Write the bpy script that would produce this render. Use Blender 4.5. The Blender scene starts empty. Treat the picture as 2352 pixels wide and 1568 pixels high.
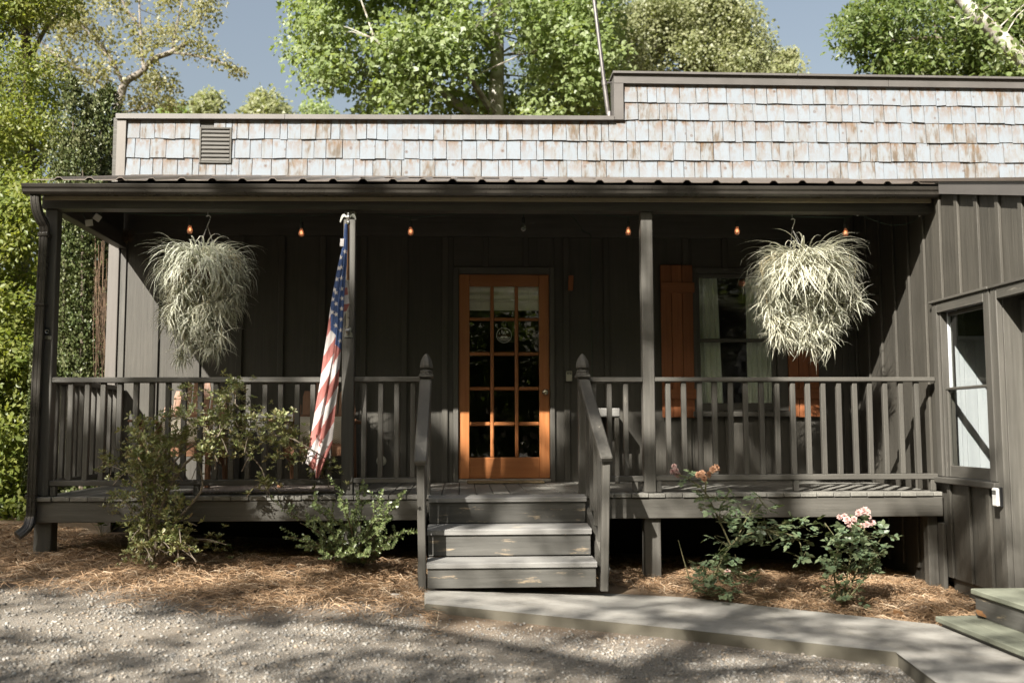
import bpy, math, random
import numpy as np
from mathutils import Vector, Matrix, noise as mnoise

random.seed(7); rng = np.random.default_rng(7)
C = bpy.context.scene.collection
sc = bpy.context.scene
PI = math.pi

# ------------------------------------------------------------------ camera
H = 1.2                                   # eye height above the foot of the steps
FOC = 2287.0; IW = 2352.0; IH = 1568.0    # measured focal length for a picture 2352 wide
YAW, PITCH, ROLL = math.radians(2.9), math.radians(4.9), math.radians(-0.17)
cam_d = bpy.data.cameras.new('camera'); cam = bpy.data.objects.new('camera', cam_d); C.objects.link(cam)
CM = Matrix.Rotation(-YAW, 3, 'Z') @ Matrix.Rotation(PI/2 + PITCH, 3, 'X') @ Matrix.Rotation(ROLL, 3, 'Z')
cam.matrix_world = Matrix.Translation((0, 0, H)) @ CM.to_4x4()
cam_d.sensor_width = 36; cam_d.lens = 36*FOC/IW
cam_d.clip_start = 0.05; cam_d.clip_end = 400
cam_d.dof.use_dof = True; cam_d.dof.focus_distance = 8.6; cam_d.dof.aperture_fstop = 1.7
sc.camera = cam
# ------------------------------------------------------------------ light
SUN = Vector((.64, 1.0, -.90))            # the way the sunlight travels
wd = bpy.data.worlds.new('World'); sc.world = wd; wd.use_nodes = True
wn = wd.node_tree; wn.nodes.clear()
sky = wn.nodes.new('ShaderNodeTexSky'); sky.sky_type = 'NISHITA'; sky.sun_disc = False
sky.sun_elevation = math.atan2(-SUN.z, math.hypot(SUN.x, SUN.y))
sky.sun_rotation = math.atan2(-SUN.x, -SUN.y) % (2*PI)
sky.air_density = 1.5; sky.dust_density = 5.0; sky.ozone_density = 1.0
bg = wn.nodes.new('ShaderNodeBackground'); bg.inputs[1].default_value = 0.056
wo = wn.nodes.new('ShaderNodeOutputWorld')
hs = wn.nodes.new('ShaderNodeHueSaturation'); hs.inputs['Saturation'].default_value = .70
wn.links.new(sky.outputs[0], hs.inputs['Color']); wn.links.new(hs.outputs[0], bg.inputs[0]); wn.links.new(bg.outputs[0], wo.inputs[0])
sl = bpy.data.lights.new('sun', 'SUN'); sl.energy = 5.0; sl.angle = math.radians(.55); sl.color = (1, .955, .885)
so = bpy.data.objects.new('sun', sl); C.objects.link(so)
so.rotation_euler = SUN.to_track_quat('-Z', 'Y').to_euler(); so.location = (-8, -12, 14)
sc.view_settings.view_transform = 'Standard'; sc.view_settings.look = 'None'
sc.view_settings.gamma = 1; sc.view_settings.use_curve_mapping = False
sc.view_settings.exposure = 1.42
sc.cycles.max_bounces = 8; sc.cycles.transparent_max_bounces = 24; sc.cycles.caustics_reflective = False; sc.cycles.caustics_refractive = False
sc.cycles.use_denoising = True

# ------------------------------------------------------------------ measuring
def ray(x, y): return CM @ Vector(((x-IW/2)/FOC, -(y-IH/2)/FOC, -1))
def PY(x, y, Y): d = ray(x, y); return Vector((0, 0, H)) + d*(Y/d.y)
def PX(x, y, X): d = ray(x, y); return Vector((0, 0, H)) + d*(X/d.x)
def PN(x, y, n, k): d = ray(x, y); o = Vector((0, 0, H)); n = Vector(n); return o + d*((k-n.dot(o))/n.dot(d))
YB, YF, XW = 9.86, 8.13, 3.985            # back wall, porch front, side wall of the wing
DECK = PY(1100, 1134, YF).z
def smooth(a, b, x): t = min(1, max(0, (x-a)/(b-a))); return t*t*(3-2*t)
def G(x, y):                              # height of the ground
    z = -.05*max(-9, min(9, x)) - .05 + .03*(max(-12, min(y, 7))-7) + .09*smooth(6.9, 8.2, y)
    return z + .012*mnoise.noise(Vector((x*1.3, y*1.3, 0))) + (.12*smooth(-3.6, -6, x) if y > 7.5 else 0)*0

# ------------------------------------------------------------------ materials
class NT:
    def __init__(s, m):
        m.use_nodes = True; s.t = m.node_tree; s.t.nodes.clear(); s.out = s.n('OutputMaterial')
    def n(s, typ, ins=None, **props):
        nd = s.t.nodes.new('ShaderNode'+typ)
        for k, v in props.items(): setattr(nd, k, v)
        for k, v in (ins or {}).items():
            sk = nd.inputs[k]
            if isinstance(v, bpy.types.NodeSocket): s.t.links.new(v, sk)
            else: sk.default_value = v
        return nd
    def math(s, op, a, b=0.0, c=None):
        d = {0: a, 1: b}
        if c is not None: d[2] = c
        return s.n('Math', d, operation=op).outputs[0]
    def mix(s, f, a, b, blend='MIX'):
        nd = s.n('MixRGB', {0: f}, blend_type=blend)
        for i, v in ((1, a), (2, b)):
            if isinstance(v, bpy.types.NodeSocket): s.t.links.new(v, nd.inputs[i])
            else: nd.inputs[i].default_value = (*v, 1)
        return nd.outputs[0]
    def ramp(s, f, stops):
        nd = s.n('ValToRGB', {0: f}); e = nd.color_ramp.elements
        while len(e) < len(stops): e.new(.5)
        for el, (p, c) in zip(e, stops):
            el.position = p; el.color = (*c, 1) if len(c) == 3 else c
        return nd.outputs[0]
    def coords(s, scale=(1, 1, 1), rand=True):
        tc = s.n('TexCoord').outputs['Object']
        off = s.math('MULTIPLY', s.n('ObjectInfo').outputs['Random'], 37.0) if rand else 0.0
        v = s.n('VectorMath', {0: tc, 1: off}, operation='ADD').outputs[0] if rand else tc
        return s.n('VectorMath', {0: v, 1: scale}, operation='MULTIPLY').outputs[0]
    def noise(s, vec, scale, detail=4, rough=.6):
        return s.n('TexNoise', {'Vector': vec, 'Scale': scale, 'Detail': detail, 'Roughness': rough}).outputs[0]
    def bump(s, h, strength, dist=.01, normal=None):
        d = {'Height': h, 'Strength': strength, 'Distance': dist}
        if normal is not None: d['Normal'] = normal
        return s.n('Bump', d).outputs[0]
    def pbr(s, col, rough=.6, normal=None, **kw):
        d = {'Roughness': rough}
        if normal is not None: d['Normal'] = normal
        b = s.n('BsdfPrincipled', d)
        if isinstance(col, bpy.types.NodeSocket): s.t.links.new(col, b.inputs['Base Color'])
        else: b.inputs['Base Color'].default_value = (*col, 1)
        for k, v in kw.items(): b.inputs[k.replace('_', ' ')].default_value = v
        s.t.links.new(b.outputs[0], s.out.inputs[0]); return b
def newmat(name): m = bpy.data.materials.new(name); return m, NT(m)

def grain_scale(ax, across=38, along=1.6): return tuple(along if a == ax else across for a in 'xyz')
def wood_mats(name, a, b, rough=.55, bump=.35, wear=None, wear_at=.7, spec=.4, fleck=0.0):
    out = {}
    for ax in 'xyz':
        m, t = newmat(name+'_'+ax)
        g = t.noise(t.coords(grain_scale(ax)), 1.0, 5, .65)
        blot = t.noise(t.coords((1, 1, 1)), 2.3, 3, .55)
        f = t.math('MULTIPLY_ADD', g, .6, t.math('MULTIPLY', blot, .4))
        col = t.ramp(f, [(.33, a), (.68, b)])
        rnd = t.n('ObjectInfo').outputs['Random']
        col = t.mix(1.0, col, t.ramp(rnd, [(0, (.86,)*3), (1, (1.12,)*3)]), 'MULTIPLY')
        if wear:
            w = t.noise(t.coords(tuple(2.5 if q == ax else 16 for q in 'xyz')), 1.0, 6, .72)
            w = t.ramp(w, [(wear_at, (0, 0, 0)), (wear_at+.06, (1, 1, 1))])
            col = t.mix(w, col, wear)
        if fleck:
            vn = t.n('TexVoronoi', {'Vector': t.coords(), 'Scale': 26.0, 'Randomness': 1.0}).outputs[0]
            col = t.mix(t.ramp(vn, [(.05, (fleck,)*3), (.075, (0, 0, 0))]), col, (.22, .19, .15))
        nrm = t.bump(g, bump, .006)
        t.pbr(col, t.ramp(g, [(.3, (rough-.1,)*3), (.7, (rough+.12,)*3)]), nrm, Specular_IOR_Level=spec)
        out[ax] = m
    return out
PAINT = wood_mats('charcoal_paint', (.064, .060, .051), (.105, .098, .083), .5, .5, (.22, .20, .165), .65, .45, .5)
SIDING = wood_mats('charcoal_siding', (.054, .050, .041), (.084, .077, .063), .55, .7, (.17, .155, .13), .70, .4, .35)
WEATH = wood_mats('weathered_tread', (.185, .18, .165), (.30, .29, .27), .7, .6, (.42, .37, .30), .61, .3)
RISER = wood_mats('scuffed_riser', (.062, .060, .053), (.115, .11, .097), .55, .5, (.34, .27, .185), .585, .4)
DECKM = wood_mats('grey_deck', (.13, .125, .11), (.23, .22, .19), .7, .6, (.30, .28, .23), .68, .3)
GREEN = wood_mats('greenish_plank', (.15, .155, .115), (.24, .25, .19), .7, .5, (.28, .26, .2), .7, .3)
CEDAR = wood_mats('stained_cedar', (.20, .066, .023), (.34, .125, .048), .5, .3, None, .7, .4)
FIR = wood_mats('oiled_fir', (.30, .105, .032), (.43, .172, .060), .38, .15, None, .7, .5)
CHAIRW = wood_mats('acacia', (.20, .095, .05), (.34, .18, .10), .5, .3, None, .7, .4)
BROWN = wood_mats('brown_timber', (.16, .08, .04), (.26, .14, .07), .6, .3)
TRIM = wood_mats('taupe_trim', (.14, .125, .11), (.17, .155, .135), .5, .15, None, .7, .4)
WHITEW = wood_mats('white_boards', (.42, .44, .46), (.50, .52, .54), .5, .15)

def flat(name, col, rough=.5, metal=0.0, var=.12, vs=14, bump=0.0, spec=.5):
    m, t = newmat(name)
    n = t.noise(t.coords(), vs, 4)
    c = t.ramp(n, [(.3, tuple(v*(1-var) for v in col)), (.7, tuple(min(1, v*(1+var)) for v in col))])
    t.pbr(c, t.ramp(n, [(.3, (max(.02, rough-.06),)*3), (.7, (rough+.06,)*3)]), t.bump(n, bump, .004) if bump else None, Metallic=metal, Specular_IOR_Level=spec)
    return m
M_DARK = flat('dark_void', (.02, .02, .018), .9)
M_ROOM = flat('room_wall', (.10, .085, .07), .8)
M_ROOF = flat('brown_roof_metal', (.13, .105, .085), .38, .3)
M_GUT = flat('bronze_gutter', (.045, .040, .033), .3, .2, .15, 5)
M_GUTIN = flat('gutter_lining', (.30, .255, .17), .5)
M_CAP = flat('parapet_metal', (.135, .125, .115), .42, .2, .08, 3)
M_STEEL = flat('worn_steel', (.55, .54, .5), .3, .9, .15, 30)
M_BRASS = flat('knob_metal', (.6, .55, .42), .22, 1.0)
M_BLACK = flat('black_plastic', (.014, .014, .014), .45)
M_CORD = flat('dark_green_cord', (.03, .055, .035), .5)
M_LBOX = flat('pale_box', (.40, .385, .30), .45)
M_LBOXW = flat('white_box', (.66, .65, .62), .4)
M_TAG = flat('white_tag', (.62, .6, .55), .6)
M_WHITE = flat('decal_white', (.85, .85, .80), .6, 0, .03)
M_GOLD = flat('decal_brown', (.14, .065, .02), .6)
M_GALV = flat('dull_mast', (.13, .12, .115), .4, .5)
M_POT = flat('plastic_pot', (.10, .055, .03), .6)
M_CLOTHW = flat('linen', (.72, .70, .62), .85, 0, .06, 40, .2)
M_CURT = flat('curtain_linen', (.74, .78, .68), .9, 0, .05, 60, .2)
M_RED = flat('flag_red', (.38, .135, .115), .8, 0, .10, 60, .15)
M_BLUE = flat('flag_blue', (.040, .075, .19), .8, 0, .10, 60, .15)
M_FWHITE = flat('flag_white', (.58, .54, .52), .8, 0, .05, 60, .15)
M_RUN = flat('pale_runner', (.34, .28, .16), .7)
M_NEST = flat('dry_twigs', (.12, .085, .05), .9, 0, .5, 40, .6)
M_ROCK = flat('pale_rock', (.50, .46, .40), .8, 0, .2, 20, .5)

def mk_glass():
    m, t = newmat('window_glass')
    nrm = t.bump(t.noise(t.coords((1, 1, 1)), 5.0, 2, .5), .10, .02)
    fc = t.n('LayerWeight', {0: .5, 'Normal': nrm}).outputs[1]
    fr = t.math('MULTIPLY_ADD', t.math('POWER', fc, 5.0), .85, .026)
    tr = t.n('BsdfTransparent', {0: (.95, .96, .95, 1)}); gl = t.n('BsdfGlossy', {'Roughness': 0.0, 'Normal': nrm, 'Color': (.95, .95, .95, 1)})
    mx = t.n('MixShader', {0: fr, 1: tr.outputs[0], 2: gl.outputs[0]})
    t.t.links.new(mx.outputs[0], t.out.inputs[0]); return m
M_GLASS = mk_glass()
def mk_bulb(col, k):
    m, t = newmat('bulb_glass')
    fr = t.n('LayerWeight', {0: .35}).outputs[1]
    tr = t.n('BsdfTransparent', {0: (*col, 1)}); gl = t.n('BsdfGlossy', {'Roughness': .05}); tl = t.n('BsdfTranslucent', {0: (*col, 1)})
    in_ = t.n('MixShader', {0: .45 if k < .08 else .1, 1: tr.outputs[0], 2: tl.outputs[0]})
    mx = t.n('MixShader', {0: t.math('MULTIPLY_ADD', fr, .55, k), 1: in_.outputs[0], 2: gl.outputs[0]})
    t.t.links.new(mx.outputs[0], t.out.inputs[0]); return m
M_BULB = mk_bulb((.95, .55, .34), .06); M_BULBC = mk_bulb((.62, .66, .60), .10)
def mk_emit(name, col, s):
    m, t = newmat(name); e = t.n('Emission', {0: (*col, 1), 1: s}); t.t.links.new(e.outputs[0], t.out.inputs[0]); return m
M_FIL = mk_emit('glowing_filament', (1, .60, .40), 1.6)

def leaf_mat(name, cols, trans=.35, rough=.45, gloss=.25, patch=2.0, through=(1.25, 1.25, .62)):
    m, t = newmat(name)
    r = t.n('NewGeometry').outputs['Random Per Island']
    big = t.noise(t.n('TexCoord').outputs['Object'], patch, 2)
    f = t.math('ADD', t.math('MULTIPLY', r, .62), t.math('MULTIPLY_ADD', big, 1.1, -.36))
    k = len(cols)
    col = t.ramp(f, [(i/(k-1), c) for i, c in enumerate(cols)])
    b = t.pbr(col, rough, None, Specular_IOR_Level=gloss)
    tl = t.n('BsdfTranslucent', {0: t.mix(1.0, col, through, 'MULTIPLY')})
    mx = t.n('MixShader', {0: trans, 1: b.outputs[0], 2: tl.outputs[0]})
    t.t.links.new(mx.outputs[0], t.out.inputs[0]); return m
L_SYC = leaf_mat('sycamore_leaf', [(0.162, 0.223, 0.068), (0.23, 0.29, 0.115), (0.29, 0.331, 0.162)], 0.5, .42, 0.5)
L_GOLD = leaf_mat('golden_leaf', [(.19, .215, .10), (.26, .275, .135), (.33, .33, .19)], .5, .42, .45, 2.0, (1.15, 1.2, .7))
L_BIRCH = leaf_mat('sparse_leaf', [(0.188, 0.2, 0.088), (0.263, 0.256, 0.125), (0.312, 0.288, 0.163)], 0.5, .42, 0.4)
L_LOC = leaf_mat('locust_leaf', [(0.102, 0.15, 0.031), (0.192, 0.222, 0.05), (0.27, 0.276, 0.084)], 0.5, .42, 0.4)
L_DARK = leaf_mat('hickory_leaf', [(0.075, 0.121, 0.03), (0.127, 0.172, 0.048), (0.19, 0.218, 0.069)], 0.48, .42, 0.5)
L_HOLLY = leaf_mat('holly_leaf', [(.035, .055, .016), (.085, .105, .036), (.19, .195, .10)], .15, .42, .3)
L_SHRUB = leaf_mat('azalea_leaf', [(.13, .175, .06), (.20, .225, .085), (.27, .255, .12), (.26, .19, .10)], .2, .38, .45, 5)
L_BOX = leaf_mat('boxwood_leaf', [(.08, .12, .042), (.14, .175, .065), (.22, .23, .11)], .2, .35, .5, 6)
L_ROSE = leaf_mat('rose_leaf', [(.08, .13, .075), (.13, .175, .095), (.19, .21, .11)], .25, .35, .5, 5)
L_WEED = leaf_mat('weed_leaf', [(.06, .11, .02), (.10, .15, .03)], .3)
L_DRY = leaf_mat('dry_leaf', [(.16, .08, .035), (.24, .13, .06)], .2)
L_PINK = leaf_mat('pink_petal', [(.50, .27, .25), (.58, .40, .36), (.62, .50, .45)], .3, .6, .2, 2.0, (1, .95, .95))
L_PEACH = leaf_mat('faded_petal', [(.40, .20, .11), (.48, .30, .19)], .3, .6, .2, 2.0, (1, .9, .8))
def bark(name, a, b, sc_=4, rough=.9):
    m, t = newmat(name)
    n = t.noise(t.n('TexCoord').outputs['Object'], sc_, 5, .65)
    t.pbr(t.ramp(n, [(.40, a), (.58, b)]), rough, t.bump(n, .5, .02)); return m
B_SYC = bark('sycamore_bark', (.20, .17, .13), (.48, .46, .40), 3.5)
B_GREY = bark('grey_bark', (.14, .12, .10), (.27, .24, .20), 6)
B_DARK = bark('dark_bark', (.07, .055, .04), (.15, .12, .09), 7)
B_STEM = bark('twig_bark', (.12, .095, .065), (.24, .20, .15), 20)
B_GREEN = bark('green_cane', (.09, .10, .04), (.16, .14, .07), 20)
B_VINE = bark('dry_stem', (.07, .045, .025), (.16, .10, .06), 10)

def mk_spider(name, green, pale, k):
    m, t = newmat(name)
    u = t.n('SeparateXYZ', {0: t.n('UVMap').outputs[0]}).outputs[0]
    e = t.math('ABSOLUTE', t.math('SUBTRACT', u, .5))
    f = t.ramp(e, [(.10, (1, 1, 1)), (.24, (0, 0, 0))])
    r = t.n('ObjectInfo').outputs['Random']
    col = t.mix(f, pale, green)
    col = t.mix(t.math('MULTIPLY', r, k), col, (.45, .38, .24))
    b = t.pbr(col, .42, None, Specular_IOR_Level=.4)
    tl = t.n('BsdfTranslucent', {0: col})
    mx = t.n('MixShader', {0: .3, 1: b.outputs[0], 2: tl.outputs[0]})
    t.t.links.new(mx.outputs[0], t.out.inputs[0]); return m
L_SPID = mk_spider('spider_plant_blade', (.20, .25, .13), (.74, .73, .63), .34)


def mk_shingle():
    m, t = newmat('cedar_shingle')
    info = t.n('ObjectInfo').outputs['Random']
    g = t.noise(t.coords((90, 90, 3)), 1.0, 4, .6)
    soft = t.noise(t.coords((15, 15, 4.0)), 1.0, 5, .62)
    oc = t.n('TexCoord').outputs['Object']
    z = t.n('SeparateXYZ', {0: oc}).outputs[2]
    wide = t.noise(t.n('NewGeometry').outputs['Position'], .9, 3)
    wash = t.math('ADD', t.math('MULTIPLY_ADD', soft, .95, t.math('MULTIPLY_ADD', wide, .5, -.375)), t.math('ADD', t.math('MULTIPLY', info, .25), t.math('MULTIPLY_ADD', g, .2, -.14)))
    col = t.ramp(wash, [(.40, (.222, .248, .272)), (.55, (.212, .222, .226)), (.66, (.135, .117, .096)), (.82, (.095, .074, .054))])
    st = t.noise(t.coords((14, 14, 7)), 1.0, 5, .7)
    stain = t.math('MULTIPLY', t.ramp(st, [(.445, (0, 0, 0)), (.59, (1, 1, 1))]), t.ramp(t.math('MULTIPLY_ADD', z, 4.5, .35), [(.1, (.15,)*3), (1.0, (1, 1, 1))]))
    col = t.mix(t.math('MULTIPLY', stain, .95), col, (.165, .082, .024))
    vor = t.n('TexVoronoi', {'Vector': t.coords((1, 1, 1)), 'Scale': 6.2}).outputs
    kn = t.math('MULTIPLY_ADD', t.noise(t.coords(), 30, 2), .05, vor[0])
    col = t.mix(t.ramp(kn, [(.055, (.85,)*3), (.085, (.25,)*3), (.11, (.6,)*3), (.15, (0, 0, 0))]), col, (.09, .045, .02))
    t.pbr(col, .75, t.bump(g, .35, .004), Specular_IOR_Level=.2); return m
M_SHING = mk_shingle()
def mk_herring():
    m, t = newmat('herringbone_fabric')
    s = t.n('SeparateXYZ', {0: t.n('TexCoord').outputs['Object']}).outputs
    zig = t.math('PINGPONG', s[0], .022)
    v = t.math('FRACT', t.math('MULTIPLY', t.math('ADD', s[2], zig), 55.0))
    t.pbr(t.ramp(v, [(.40, (.56, .53, .46)), (.5, (.36, .30, .19))]), .9); return m
M_HERR = mk_herring()
def mk_rug():
    m, t = newmat('woven_rug')
    v = t.n('TexVoronoi', {'Vector': t.coords((1, 1.4, 1)), 'Scale': 60.0}).outputs[0]
    t.pbr(t.ramp(v, [(.2, (.42, .36, .30)), (.55, (.24, .2, .17))]), .95, t.bump(v, .5, .01)); return m
M_RUG = mk_rug()
def mk_concrete():
    m, t = newmat('concrete')
    c = t.coords(rand=False)
    a = t.noise(c, 1.6, 4); b = t.noise(c, 130, 3, .7); d = t.noise(c, 9, 5, .7)
    f = t.math('ADD', t.math('MULTIPLY', a, .5), t.math('ADD', t.math('MULTIPLY', b, .3), t.math('MULTIPLY', d, .35)))
    col = t.ramp(f, [(.42, (.17, .155, .125)), (.55, (.26, .245, .215)), (.70, (.33, .315, .28))])
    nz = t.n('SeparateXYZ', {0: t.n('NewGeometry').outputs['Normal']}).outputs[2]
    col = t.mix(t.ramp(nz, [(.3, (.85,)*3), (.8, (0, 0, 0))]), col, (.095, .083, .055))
    t.pbr(col, .85, t.bump(b, .35, .006)); return m
M_CONC = mk_concrete()
def mk_ground():
    m, t = newmat('ground_soil')
    c = t.n('TexCoord').outputs['Object']
    a = t.noise(c, 34, 6, .75); b = t.noise(c, 1.1, 4); fine = t.noise(c, 120, 4, .8)
    f = t.math('ADD', t.math('MULTIPLY', a, .5), t.math('MULTIPLY', fine, .5))
    grav = t.ramp(f, [(.34, (.15, .13, .10)), (.5, (.25, .22, .18)), (.68, (.33, .30, .255))])
    soil = t.ramp(f, [(.36, (.10, .065, .038)), (.66, (.27, .185, .11))])
    at = t.n('Attribute', attribute_name='bed').outputs['Fac']
    col = t.mix(at, grav, soil)
    col = t.mix(t.ramp(b, [(.4, (0, 0, 0)), (.7, (.35,)*3)]), col, (.24, .18, .11))
    t.pbr(col, .95, t.bump(f, .8, .02)); return m
M_GROUND = mk_ground()
def mk_stone():
    m, t = newmat('gravel_stone')
    r = t.n('NewGeometry').outputs['Random Per Island']
    n = t.noise(t.n('TexCoord').outputs['Object'], 60, 3)
    col = t.ramp(r, [(0, (.14, .135, .125)), (.25, (.25, .235, .21)), (.5, (.33, .31, .275)), (.72, (.30, .24, .175)), (.9, (.37, .345, .30)), (1, (.45, .43, .39))])
    col = t.mix(.5, col, t.ramp(n, [(.3, (.6,)*3), (.7, (1.2,)*3)]), 'MULTIPLY')
    t.pbr(col, .8, None, Specular_IOR_Level=.3); return m
M_STONE = mk_stone()
def mk_straw():
    m, t = newmat('pine_needle')
    r = t.n('NewGeometry').outputs['Random Per Island']
    t.pbr(t.ramp(r, [(0, (.16, .10, .058)), (.45, (.32, .20, .105)), (.8, (.43, .295, .18)), (1, (.52, .42, .30))]), .7, None, Specular_IOR_Level=.3); return m
M_STRAW = mk_straw()

# ------------------------------------------------------------------ mesh building
class MB:
    def __init__(s): s.v = []; s.f = []; s.m = []
    def add(s, vs, fs, mi=0):
        o = len(s.v); s.v += [tuple(v) for v in vs]; s.f += [tuple(i+o for i in f) for f in fs]; s.m += [mi]*len(fs); return s
    def box(s, c, d, b=.004, R=None, mi=0):
        h = [max(1e-4, q/2) for q in d]; b = min(b, min(h)*.6); vs = []; ix = {}
        for sx in (-1, 1):
            for sy in (-1, 1):
                for sz in (-1, 1):
                    sg = (sx, sy, sz)
                    for a in range(3):
                        ix[sg, a] = len(vs); vs.append([sg[q]*(h[q] if q == a else h[q]-b) for q in range(3)])
        fs = []
        for a in range(3):
            p, q = [(1, 2), (2, 0), (0, 1)][a]
            for sa in (-1, 1):
                L = []
                for (i, j) in ((-1, -1), (1, -1), (1, 1), (-1, 1)):
                    sg = [0, 0, 0]; sg[a] = sa; sg[p] = i; sg[q] = j; L.append(ix[tuple(sg), a])
                fs.append(L if sa > 0 else L[::-1])
        for a in range(3):                    # edges along axis a
            p, q = [(1, 2), (2, 0), (0, 1)][a]
            for i in (-1, 1):
                for j in (-1, 1):
                    A = [0, 0, 0]; A[p] = i; A[q] = j; B = A[:]; A[a] = -1; B[a] = 1
                    L = [ix[tuple(A), p], ix[tuple(B), p], ix[tuple(B), q], ix[tuple(A), q]]
                    fs.append(L if i*j < 0 else L[::-1])
        for sx in (-1, 1):
            for sy in (-1, 1):
                for sz in (-1, 1):
                    L = [ix[(sx, sy, sz), a] for a in range(3)]; fs.append(L if sx*sy*sz > 0 else L[::-1])
        c = Vector(c)
        vs = [(R @ Vector(v) if R is not None else Vector(v)) + c for v in vs]
        return s.add(vs, fs, mi)
    def span(s, a, b, b_=.004, mi=0):        # box between two corners
        a = Vector(a); b = Vector(b); return s.box((a+b)/2, [abs(q) for q in (b-a)], b_, None, mi)
    def bar(s, a, b, w, h, up=(0, 0, 1), b_=.004, mi=0):   # beam from a to b, w sideways, h along up
        a = Vector(a); b = Vector(b); y = (b-a); L = y.length; y.normalize(); x = y.cross(Vector(up)).normalized(); z = x.cross(y)
        R = Matrix((x, y, z)).transposed(); return s.box((a+b)/2, (w, L, h), b_, R, mi)
    def tube(s, pts, r, n=6, mi=0, cap=True):
        pts = [Vector(p) for p in pts]; k = len(pts); r = [r]*k if not hasattr(r, '__len__') else r
        vs = []; ref = None
        for i, p in enumerate(pts):
            d = (pts[min(i+1, k-1)] - pts[max(i-1, 0)]).normalized()
            if ref is None or abs(d.dot(ref)) > .95: ref = Vector((0, 0, 1)) if abs(d.z) < .9 else Vector((1, 0, 0))
            x = d.cross(ref).normalized(); y = d.cross(x); ref = x.cross(d) if False else ref
            for j in range(n): a = 2*PI*j/n; vs.append(p + (x*math.cos(a)+y*math.sin(a))*r[i])
        fs = [(i*n+j, i*n+(j+1) % n, (i+1)*n+(j+1) % n, (i+1)*n+j) for i in range(k-1) for j in range(n)]
        if cap: fs += [tuple(range(n)), tuple((k-1)*n+j for j in range(n))[::-1]]
        return s.add(vs, fs, mi)
    def lathe(s, prof, c, n=12, ax='z', mi=0, sq=False):
        vs = []; c = Vector(c); k = len(prof)
        for (r, h) in prof:
            for j in range(n):
                a = 2*PI*(j+.5*sq)/n; q = (r*math.cos(a), r*math.sin(a), h)
                vs.append(c + Vector(q if ax == 'z' else (q[0], q[2], q[1]) if ax == 'y' else (q[2], q[0], q[1])))
        fs = [(i*n+j, i*n+(j+1) % n, (i+1)*n+(j+1) % n, (i+1)*n+j) for i in range(k-1) for j in range(n)]
        fs += [tuple(range(n))[::-1], tuple((k-1)*n+j for j in range(n))]
        return s.add(vs, fs, mi)
    def prism(s, poly, f, a, b, mi=0):       # poly 2-D, f(u,v,w) -> point, between w=a and w=b
        n = len(poly); vs = [f(u, v, a) for u, v in poly] + [f(u, v, b) for u, v in poly]
        fs = [tuple(range(n))[::-1], tuple(range(n, 2*n))] + [(i, (i+1) % n, n+(i+1) % n, n+i) for i in range(n)]
        return s.add(vs, fs, mi)
    def mesh(s, name, mats, origin, smooth_=False, fix=True):
        me = bpy.data.meshes.new(name); o = Vector(origin)
        me.from_pydata([tuple(Vector(v)-o) for v in s.v], [], s.f)
        for m in mats: me.materials.append(m)
        if len(mats) > 1: me.polygons.foreach_set('material_index', s.m)
        if smooth_: me.polygons.foreach_set('use_smooth', [True]*len(s.f))
        me.update(); return me
WL = {}                                      # world place of each object made
def link(name, me, parent=None, at=(0, 0, 0)):
    o = bpy.data.objects.new(name, me); C.objects.link(o); at = Vector(at)
    if parent is not None: o.parent = parent; o.location = at - WL[parent.name]
    else: o.location = at
    WL[o.name] = at; return o
def part(name, mb, mat, parent, smooth_=False, at=None):
    vs = np.array(mb.v); lo, hi = vs.min(0), vs.max(0)
    at = Vector((lo+hi)/2) if at is None else Vector(at)
    if isinstance(mat, dict): mat = mat['xyz'[int(np.argmax(hi-lo))]]
    mats = mat if isinstance(mat, list) else [mat]
    return link(name, mb.mesh(name, mats, at, smooth_), parent, at)
def tag(o, label=None, cat=None, group=None, kind=None):
    for k, v in (('label', label), ('category', cat), ('group', group), ('kind', kind)):
        if v: o[k] = v
    return o
def thing(name, label, cat, at=(0, 0, 0), group=None): return tag(link(name, None, None, at), label, cat, group)
def npmesh(name, V, F, mat, uv=None, smooth_=False):
    V = np.asarray(V, np.float32); F = np.asarray(F, np.int32); k = F.shape[1]
    me = bpy.data.meshes.new(name); me.vertices.add(len(V)); me.vertices.foreach_set('co', V.ravel())
    me.loops.add(F.size); me.loops.foreach_set('vertex_index', F.ravel())
    me.polygons.add(len(F)); me.polygons.foreach_set('loop_start', np.arange(0, F.size, k, dtype=np.int32))
    if smooth_: me.polygons.foreach_set('use_smooth', np.ones(len(F), bool))
    if uv is not None: l = me.uv_layers.new(name='UVMap'); l.data.foreach_set('uv', np.asarray(uv, np.float32)[F.ravel()].ravel())
    me.materials.append(mat); me.update(calc_edges=True); return me
def norm(a): return a/np.maximum(1e-9, np.linalg.norm(a, axis=1, keepdims=True))
LEAF = (np.array([(0, 0, 0), (.30, .42, .07), (0, 1, -.06), (-.30, .42, .07)]), np.array([(0, 1, 2), (0, 2, 3)]))
SLIM = (np.array([(0, 0, 0), (.17, .45, .05), (0, 1, -.08), (-.17, .45, .05)]), np.array([(0, 1, 2), (0, 2, 3)]))
ROUND = (np.array([(0, 0, 0), (.30, .25, .05), (.33, .6, .06), (0, 1, -.05), (-.33, .6, .06), (-.30, .25, .05)]), np.array([(0, 1, 2), (0, 2, 3), (0, 3, 4), (0, 4, 5)]))
MAPLE = (np.array([(0, 0, 0), (.28, .10, .05), (.52, .42, .0), (.26, .52, .06), (0, 1, -.08), (-.26, .52, .06), (-.52, .42, .0), (-.28, .10, .05)]), np.array([(0, 1, 2), (0, 2, 3), (0, 3, 4), (0, 4, 5), (0, 5, 6), (0, 6, 7)]))
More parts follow.
